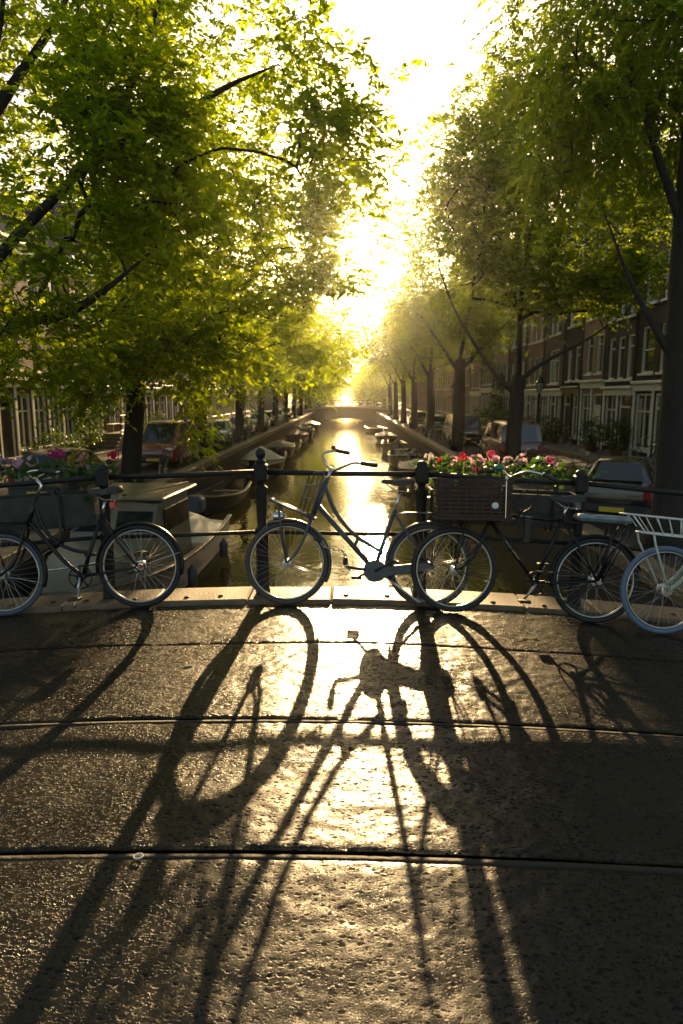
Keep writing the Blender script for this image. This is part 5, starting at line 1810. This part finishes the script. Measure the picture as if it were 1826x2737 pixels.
for z in (0.0, CH):
    rm.box((0, CW, z), (2 * CL + 0.03, 0.022, 0.02)).box((0, -CW, z), (2 * CL + 0.03, 0.022, 0.02)).box((CL, 0, z), (0.022, 2 * CW - 0.022, 0.02)).box((-CL, 0, z), (0.022, 2 * CW - 0.022, 0.02))
rm.build('crate_rim', M_crate, cr)
MB().box((0, 0, 0.012), (2 * CL - 0.02, 2 * CW - 0.02, 0.008)).build('crate_floor', M_crate, cr)
MB().lathe([(0.026, -0.002), (0.026, 0.004), (0.022, 0.006)], 20, Matrix.Translation((-0.155, CW + 0.008, 0.105)) @ Matrix.Rotation(R(-90), 4, 'X')).build('white_reflector', mat('white_reflector', (0.75, 0.75, 0.73), 0.25), cr, smooth=40)
MB().tube([(-0.235, CW + 0.008, 0.01), (-0.235, CW + 0.012, 0.29), (-0.245, CW, 0.345)], 0.004, 6).build('crate_strap', M_chrome, cr)
c = MB()
for sy in (-0.10, 0.10):
    c.tube([(0.67, sy, 0.765), (0.25, sy, 0.765)], 0.008, 8)
    c.tube([(0.56, sy * 0.65, WR), (0.50, sy, 0.765)], 0.007, 8)
c.tube([(0.67, -0.10, 0.765), (0.67, 0.10, 0.765)], 0.008, 8)
c.build('front_rack', M_frB, Bk, smooth=True)
stay('fork_stay', M_frB, Bk, [[(0.56, 0.062, WR), (0.23, 0.03, 0.28)]], 0.004)

# ---- C: black step-through at the left
Ck = bike_root('black step-through bicycle facing left with slate front tyre by the left planter', -2.26, 5.41, PI + R(1), 7)
wheel('front_wheel', Ck, 0.565, M_tyC, M_rim, 0.035, 0.0)
wheel('rear_wheel', Ck, -0.565, M_tyB, M_rim, 0.045, 0.25)
fr = MB()
fr.tube([(0.235, 0, 0.97), (0.33, 0, 0.73)], 0.019, 12)
fr.tube(smoothpts([(0.315, 0, 0.765), (0.20, 0, 0.62), (0.06, 0, 0.43), (-0.09, 0, 0.29)], 5), 0.017, 12)
fr.tube(smoothpts([(0.255, 0, 0.93), (0.215, 0, 0.75), (0.12, 0, 0.60), (-0.02, 0, 0.515), (-0.165, 0, 0.48)], 6), 0.015, 12)
fr.tube([(-0.09, 0, 0.29), (-0.155, 0, 0.47), (-0.29, 0, 0.80)], 0.017, 12)
for sy in (-1, 1):
    fr.tube([(-0.09, 0.025 * sy, 0.29), (-0.28, 0.05 * sy, 0.31), (-0.565, 0.062 * sy, WR)], 0.010, 8)
    fr.tube([(-0.275, 0.018 * sy, 0.77), (-0.42, 0.05 * sy, 0.55), (-0.565, 0.062 * sy, WR)], 0.010, 8)
fr.torus((-0.09, 0, 0.29), 0.012, 0.02, 14, 8, ry=0.04)
fr.build('frame', M_frB, Ck, smooth=True)
fk = MB()
for sy in (-1, 1):
    fk.tube(smoothpts([(0.335, 0.018 * sy, 0.725), (0.35, 0.045 * sy, 0.68), (0.40, 0.05 * sy, 0.53), (0.465, 0.055 * sy, 0.42), (0.565, 0.058 * sy, WR)], 5), 0.012, 8)
fk.tube([(0.335, -0.03, 0.725), (0.335, 0.03, 0.725)], 0.016, 10)
fk.build('fork', M_frB, Ck, smooth=True)
fender('front_mudguard', M_frB, Ck, 0.565, 70, 200)
fender('rear_mudguard', M_frB, Ck, -0.565, -5, 195)
stay('mudguard_stay', M_spoke, Ck, [[(-0.565, 0.06, WR), (-0.91, 0.03, 0.44)], [(-0.565, -0.06, WR), (-0.91, -0.03, 0.44)], [(0.565, 0.05, WR), (0.235, 0.03, 0.26)]], 0.003)
MB().tube([(-0.285, 0, 0.78), (-0.325, 0, 0.91)], 0.0125, 10).build('seat_post', M_chrome, Ck, smooth=True)
saddle(Ck, -0.33, 0.985, M_saddle, 0.105)
crankset(Ck, -0.09, 0.29, M_frB, False, -80, M_frB)
handlebar(Ck, [(0.06, -0.28, 1.16), (0.14, -0.27, 1.17), (0.22, -0.20, 1.16), (0.25, -0.08, 1.13), (0.24, 0.0, 1.12), (0.24, 0.08, 1.13), (0.20, 0.20, 1.16), (0.10, 0.27, 1.17), (0.0, 0.28, 1.155)], M_chrome, M_grip, [(0.24, 0, 0.96), (0.19, 0.0, 1.06), (0.235, 0, 1.12)])
MB().cbox((-0.025, -0.03, -0.035), (0.025, 0.03, 0.035), 0.01).build('tail_light', M_redlens, Ck, loc=(-0.385, 0, 0.86))
MB().cbox((-0.012, -0.012, -0.018), (0.012, 0.012, 0.018), 0.006).build('hub_reflector', M_redlens, Ck, loc=(-0.60, 0.085, 0.35))
MB().tube([(-0.10, 0.05, 0.26), (-0.06, 0.12, 0.10), (-0.05, 0.14, 0.05)], 0.009, 8).build('kickstand', M_rim, Ck, smooth=True)
cb_ = MB()
for (a_, b_) in (((0.40, 0.13), (0.86, 0.13)), ((0.40, -0.13), (0.86, -0.13))):
    cb_.tube([(a_[0], a_[1], 0.755), (b_[0], b_[1], 0.775)], 0.009, 8)
for xx in np.linspace(0.40, 0.86, 6):
    cb_.tube([(xx, -0.13, 0.755 + (xx - 0.4) * 0.04), (xx, 0.13, 0.755 + (xx - 0.4) * 0.04)], 0.007, 6)
cb_.tube([(0.565, 0.06, WR), (0.72, 0.12, 0.765)], 0.008, 8)
cb_.tube([(0.565, -0.06, WR), (0.72, -0.12, 0.765)], 0.008, 8)
cb_.build('front_rack', M_frB, Ck, smooth=True)
MB().tube(smoothpts([(0.10, 0.02, 1.0), (0.06, 0.03, 0.84), (0.05, 0.03, 0.66), (0.09, 0.02, 0.56)], 5), 0.012, 8).build('lock_strap', M_grip, Ck, smooth=True)

# ---- D: pale blue tyres and white rack, cut by the right edge
Dk = bike_root('bicycle with pale blue tyres, sage fork and white wire front rack at the right edge', 3.02, 5.13, PI + R(1), 7)
wheel('front_wheel', Dk, 0.60, M_tyD, M_rim, 0.045, 0.12)
wheel('rear_wheel', Dk, -0.56, M_tyD, M_rim, 0.04, 0.2)
diamond(Dk, M_frD)
for ch in Dk.children:
    if ch.name.startswith('fork'):
        bpy.data.objects.remove(ch)
fk = MB()
for sy in (-1, 1):
    fk.tube(smoothpts([(0.32, 0.018 * sy, 0.73), (0.35, 0.05 * sy, 0.68), (0.42, 0.058 * sy, 0.56), (0.50, 0.06 * sy, 0.44), (0.60, 0.062 * sy, WR)], 5), 0.015, 10)
fk.tube([(0.32, -0.035, 0.73), (0.32, 0.035, 0.73)], 0.018, 10)
fk.build('fork', M_frD, Dk, smooth=True)
MB().tube([(-0.265, 0, 0.82), (-0.295, 0, 0.93)], 0.0125, 10).build('seat_post', M_chrome, Dk, smooth=True)
saddle(Dk, -0.285, 0.985, M_leather, 0.09)
crankset(Dk, -0.085, 0.29, M_frD, False, 30, M_frD)
handlebar(Dk, [(0.0, -0.28, 1.15), (0.12, -0.27, 1.16), (0.20, -0.15, 1.14), (0.22, 0.0, 1.12), (0.23, 0.12, 1.14), (0.30, 0.22, 1.17), (0.33, 0.27, 1.12), (0.36, 0.285, 1.08)], mat('copper', (0.75, 0.35, 0.16), 0.2, metal=1.0), mat('copper', (0, 0, 0)), [(0.25, 0, 0.92), (0.21, 0, 1.12)])
wr_ = MB()
lo_, hi_ = [(0.37, -.15), (0.80, -.15), (0.80, .15), (0.37, .15)], [(0.34, -.19), (0.92, -.19), (0.92, .19), (0.34, .19)]
for ring, z in ((lo_, 0.775), (hi_, 0.905)):
    wr_.tube(smoothpts([(x, y, z) for x, y in ring] + [(ring[0][0], ring[0][1], z)], 3), 0.0075, 8)
wk = wr_.build('front_rack', M_whitewire, Dk, smooth=True)
bar = 0
for i in range(4):
    (x0, y0), (x1, y1) = lo_[i], lo_[(i + 1) % 4]
    (u0, v0), (u1, v1) = hi_[i], hi_[(i + 1) % 4]
    for k in range(1, 6 if i % 2 == 0 else 4):
        t = k / (6 if i % 2 == 0 else 4)
        MB().tube([(x0 + (x1 - x0) * t, y0 + (y1 - y0) * t, 0.775), (u0 + (u1 - u0) * t, v0 + (v1 - v0) * t, 0.905)], 0.0045, 6).build('rack_bar', M_whitewire, wk, smooth=True)
for k in range(6):
    yy = -0.12 + k * 0.048
    MB().tube([(0.37, yy, 0.772), (0.80, yy, 0.772)], 0.0055, 6).build('rack_bar', M_whitewire, wk, smooth=True)
stay('rack_leg', M_whitewire, Dk, [[(0.60, sy * 0.07, WR), (0.78, sy * 0.14, 0.70), (0.80, sy * 0.14, 0.775)] for sy in (-1, 1)], 0.008)

# ---- simple street bikes, sharing the wheels
def street_bike(label, x, y, rz, m, ty, lean=6, z=STREET):
    b = thing('bicycle', label, 'bicycle', (x, y, z), 0, 'bicycles parked in the street')
    b.rotation_euler = (R(lean), 0, rz)
    wheel('front_wheel', b, 0.56, ty, M_rim)
    wheel('rear_wheel', b, -0.56, ty, M_rim)
    diamond(b, m)
    saddle(b, -0.285, 0.985, M_saddle)
    MB().tube([(-0.265, 0, 0.82), (-0.295, 0, 0.93)], 0.0125, 6).build('seat_post', M_chrome, b)
    fender('rear_mudguard', m, b, -0.56, 0, 165)
    rear_rack(b, m, 0.79)
    handlebar(b, [(0.0, -0.28, 1.15), (0.12, -0.27, 1.16), (0.20, -0.15, 1.14), (0.22, 0.0, 1.12), (0.20, 0.15, 1.14), (0.12, 0.27, 1.16), (0.0, 0.28, 1.15)], M_chrome, M_grip, [(0.25, 0, 0.92), (0.21, 0, 1.12)])
    return b
street_bike('black bicycle leaning by the leaning trunk in front of the red van', -6.75, 24.6, R(115), M_frB, M_tyB)
street_bike('bicycle standing at the quay edge behind the red van', -6.6, 33.0, R(100), M_frB, M_tyB)
street_bike('dark bicycle with chrome bars against the narrow black house by the thick trunk', 11.8, 27.2, R(160), M_frB, M_tyB, z=STREET + 0.12)
street_bike('black bicycle in front of the maroon van, behind the right planter flowers', 6.1, 22.6, R(170), M_frB, M_tyB)
street_bike('second dark bicycle beside the forked trunk', 7.4, 22.0, R(15), M_frA, M_tyB)
street_bike('dark bicycle standing left of the maroon van on the quay', 5.6, 33.5, R(80), M_frB, M_tyB)

street_bike('blue grey bicycle at the quay edge beside the pale pointed boat canvas', -6.7, 39.5, R(95), M_frA, M_tyB)
street_bike('black bicycle at the quay edge level with the silver hatchback', -6.7, 44.0, R(80), M_frB, M_tyB)
street_bike('black bicycle leaning towards the canal between the black van and grey canvas boat', 5.5, 40.0, R(85), M_frB, M_tyB)
street_bike('slate bicycle at the quay edge right behind the white motorboat', 5.5, 45.5, R(100), M_frA, M_tyC)
street_bike('black bicycle on the quay beside the pale grey sloop', 5.5, 52.0, R(90), M_frB, M_tyB)
street_bike('dark bicycle parked on the pavement before the white-fronted house', 11.5, 36.6, R(95), M_frB, M_tyB, z=STREET + 0.12)

# ================================================================ PLANTERS AND GERANIUMS
M_planter = mat('grey_planter', (0.055, 0.05, 0.043), 0.8, var=0.45, vscale=9, bump=0.8, bscale=22)
M_soil = mat('potting_soil', (0.03, 0.022, 0.015), 0.95)
M_gleaf = leaf_mat('geranium_leaf', (0.03, 0.075, 0.014), (0.055, 0.12, 0.02), (0.14, 0.28, 0.02), 0.35, vscale=14)
PET = {k: leaf_mat('petal_' + k, c, c, t, 0.55, vscale=30) for k, c, t in (
    ('pale pink', (0.80, 0.48, 0.60), (0.85, 0.5, 0.58)), ('bright pink', (0.62, 0.06, 0.24), (0.6, 0.05, 0.18)), ('red', (0.60, 0.03, 0.09), (0.55, 0.02, 0.06)),
    ('lilac', (0.58, 0.34, 0.60), (0.6, 0.32, 0.5)), ('salmon pink', (0.68, 0.30, 0.28), (0.65, 0.25, 0.2)), ('white', (0.75, 0.62, 0.62), (0.7, 0.55, 0.5)))}
def planter(label, x0, x1, z0, z1):
    c = (x0 + x1) / 2
    t = thing('flower_planter', label, 'planter', (c, 5.91, (z0 + z1) / 2 - 0.14), 0, 'flower boxes hung on the outside of the railing')
    slope = math.atan2(z1 - z0, x1 - x0)
    t.rotation_euler = (0, -slope, 0)
    hw = (x1 - x0) / 2
    b = MB()
    b.cbox((-hw, -0.17, -0.14), (hw, -0.145, 0.14), 0.006).cbox((-hw, 0.145, -0.14), (hw, 0.17, 0.14), 0.006)
    b.build('side_board', M_planter, t)
    for s in (-1, 1):
        MB().cbox((s * hw - (0.027 if s > 0 else -0.002), -0.143, -0.14), (s * hw + (-0.002 if s > 0 else 0.027), 0.143, 0.14), 0.006).build('end_board', M_planter, t)
    MB().box((0, 0, -0.13), (2 * hw - 0.06, 0.28, 0.016)).build('bottom', M_planter, t)
    MB().box((0, 0, 0.09), (2 * hw - 0.06, 0.28, 0.03)).build('soil', M_soil, t)
    for q in (-0.6, 0.6):
        MB().tube(smoothpts([(q * hw, -0.20, 0.15), (q * hw, -0.265, 0.19), (q * hw, -0.20, 0.22), (q * hw, -0.178, 0.10), (q * hw, -0.178, -0.16), (q * hw, 0.12, -0.16)], 4), 0.009, 6).build('hook_bracket', M_iron, t)
    return t
planter('long grey flower planter at the left edge above the cabin boat', -3.55, -2.17, 0.78, 0.88)
planter('grey flower planter behind the crate bicycle on the right', 0.69, 1.99, 0.915, 0.855)

_fl = {}
def flower_mesh(col, seed, n_flor=11, rad=0.048):
    key = (col, seed, n_flor, rad)
    if key in _fl:
        return _fl[key]
    rs = np.random.RandomState(seed)
    q = unit(rs.normal(size=(n_flor, 3)) * np.array([1, 1, 0.7]) + np.array([0, 0, 0.25]))
    O, Dr, U = [], [], []
    for v in q:
        a = unit(np.cross(v, rs.normal(size=3)))
        b = np.cross(v, a)
        for k in range(5):
            t = 2 * PI * k / 5 + rs.uniform(-.15, .15)
            d = math.cos(t) * a + math.sin(t) * b
            O.append(v * rad); Dr.append(unit(d + v * 0.35)); U.append(v)
    O, Dr, U = np.array(O), np.array(Dr), np.array(U)
    me = leaves('flower_head', PET[col], O, Dr, U, np.full(len(O), 0.025) * rs.uniform(.8, 1.2, len(O)), ratio=0.75, fold=0.1)
    _fl[key] = me
    return me
def geranium(label, x, z, cols, seed, spread=0.17, trail=0.0):
    """one plant: cols = list of (colour, dx, dz)"""
    rs = np.random.RandomState(seed)
    g = thing('geranium', label, 'flowering plant', (x, 5.92, z), 0, 'geraniums in the flower boxes')
    n_ = 95
    P = rs.normal(size=(n_, 3)) * np.array([spread * 0.62, 0.085, 0.045]) + np.array([0, 0, 0.055])
    if trail:
        k = int(n_ * trail)
        P[:k, 1] = -0.19 - rs.uniform(0, 0.05, k)
        P[:k, 2] = 0.06 - rs.uniform(0, 0.24, k)
    n_ = len(P)
    D = unit(rs.normal(size=(n_, 3)) * np.array([1, 1, 0.4]) + np.array([0, -0.2, 0.25]))
    U = unit(np.array([0, -0.3, 1.0]) + rs.normal(size=(n_, 3)) * 0.55)
    put('foliage', leaves('foliage', M_gleaf, P, D, U, rs.uniform(0.035, 0.062, n_), ratio=1.0, fold=0.3), g)
    for i, (col, dx, dz) in enumerate(cols):
        dy = rs.uniform(-0.09, 0.05)
        q = (dx, dy, dz + 0.025)
        put('flower_head', flower_mesh(col, seed % 5, 11 if dz > 0.1 else 8, 0.042 if dz > 0.1 else 0.033), g, q, (rs.uniform(-.4, .4), rs.uniform(-.4, .4), rs.uniform(0, 6)), scale=(0.78,) * 3 if col in ('red', 'bright pink') and x > 0 else None)
        MB().tube(smoothpts([(dx * 0.5, dy * 0.5, 0.0), (dx * 0.9, dy, dz * 0.55), q], 4), 0.0028, 5).build('stalk', M_gleaf, g)
    return g
geranium('geranium with white and red heads at the post end of the right planter', 0.74, 1.03, [('white', -0.04, 0.11), ('pale pink', 0.0, 0.055), ('red', 0.06, 0.10)], 1, trail=0.25)
geranium('pale pink geranium with one small red head, second in the right planter', 0.96, 1.025, [('pale pink', -0.06, 0.10), ('red', 0.02, 0.135), ('pale pink', 0.07, 0.09), ('pale pink', 0.13, 0.10)], 2)
geranium('geranium with pink heads and a low magenta one above the crate', 1.20, 1.015, [('pale pink', -0.05, 0.11), ('bright pink', 0.02, 0.165), ('pale pink', 0.06, 0.115), ('bright pink', -0.08, 0.03)], 3)
geranium('pale pink geranium with twin heads near the teal bell', 1.44, 1.005, [('pale pink', -0.06, 0.105), ('lilac', 0.01, 0.09), ('pale pink', 0.05, 0.135)], 4)
geranium('geranium with a single tall magenta head right of the teal bell', 1.70, 0.99, [('bright pink', 0.03, 0.15), ('pale pink', 0.13, 0.07)], 6)
geranium('geranium with magenta head at the far right end of the right planter', 1.92, 0.98, [('bright pink', 0.03, 0.06), ('pale pink', -0.08, 0.09)], 7)
geranium('mauve geranium at the left edge of the left planter', -3.05, 0.98, [('lilac', 0.05, 0.13), ('lilac', 0.15, 0.10), ('pale pink', -0.1, 0.1)], 8)
geranium('pink and lilac geranium behind the left bicycle handlebar', -2.78, 0.985, [('pale pink', 0.03, 0.13), ('lilac', 0.09, 0.02), ('pale pink', -0.07, 0.12)], 9)
geranium('tall bright pink geranium in the middle of the left planter', -2.55, 0.99, [('bright pink', 0.0, 0.20), ('bright pink', 0.05, 0.18), ('lilac', -0.06, 0.03)], 11)
geranium('salmon pink geranium near the right end of the left planter', -2.33, 0.995, [('salmon pink', 0.0, 0.16), ('salmon pink', -0.03, 0.09), ('lilac', 0.07, 0.05)], 12)
geranium('single red geranium leaning over the post cap by the left bicycle saddle', -2.12, 0.99, [('red', 0.06, 0.165), ('salmon pink', -0.05, 0.0)], 13, trail=0.3)

# ================================================================ SMALL THINGS ON THE PAVING
tag(MB().tube([(0, 0, 0), (0.05, 0.004, 0.001)], 0.004, 8).build('cigarette_butt', mat('butt', (0.45, 0.30, 0.16), 0.8), loc=(-1.04, 4.10, float(deck_z(-1.0)) + 0.010)), 'tan cigarette butt lying on the second paving strip from the railing', 'litter')
rg_ = MB().torus((0, 0, 0), 0.017, 0.003, 20, 6)
o = rg_.build('paper_ring', mat('white_scrap', (0.6, 0.6, 0.58), 0.7), loc=(-0.78, 2.285, float(deck_z(-0.78)) + 0.012))
o.rotation_euler = (R(84), 0, 0)
tag(o, 'small white ring lying on the raised joint in the long shadow', 'litter')
rs = random.Random(5)
for k, (x, y, lab) in enumerate(((1.35, 4.9, 'dry leaf on the paving in front of the black bicycle crank'), (1.62, 2.30, 'dry twig on the joint strip in the dark right-hand shade'))):
    b = MB()
    if k == 0:
        b.add([(0, 0, 0.004), (0.03, 0.014, 0.012), (0.06, 0, 0.006), (0.03, -0.014, 0.010)], [(0, 1, 2), (0, 2, 3)])
    else:
        b.tube([(0, 0, 0), (0.03, -0.006, 0.004), (0.055, -0.012, 0.001)], [0.003, 0.0025, 0.0015], 6)
    tag(b.build('dry_leaf' if k == 0 else 'twig', mat('dry_leaf', (0.34, 0.22, 0.10), 0.7), loc=(x, y, float(deck_z(x)) + 0.012)), lab, 'litter')

# ================================================================ HAZE
hz = MB()
hz.box((0, 285, 10.2), (300, 720, 31.2 - 0.0))
ho = hz.build('haze', MATS['butt'], kind='stuff')
hm = bpy.data.materials.new('haze')
hm.use_nodes = True
hn, hl_ = hm.node_tree.nodes, hm.node_tree.links
hn.remove(hn['Principled BSDF'])
pv = hn.new('ShaderNodeVolumePrincipled')
pv.inputs['Color'].default_value = (0.95, 0.92, 0.86, 1)
pv.inputs['Density'].default_value = HAZE_D
pv.inputs['Anisotropy'].default_value = HAZE_G
hl_.new(pv.outputs[0], hn['Material Output'].inputs['Volume'])
ho.data.materials[0] = hm
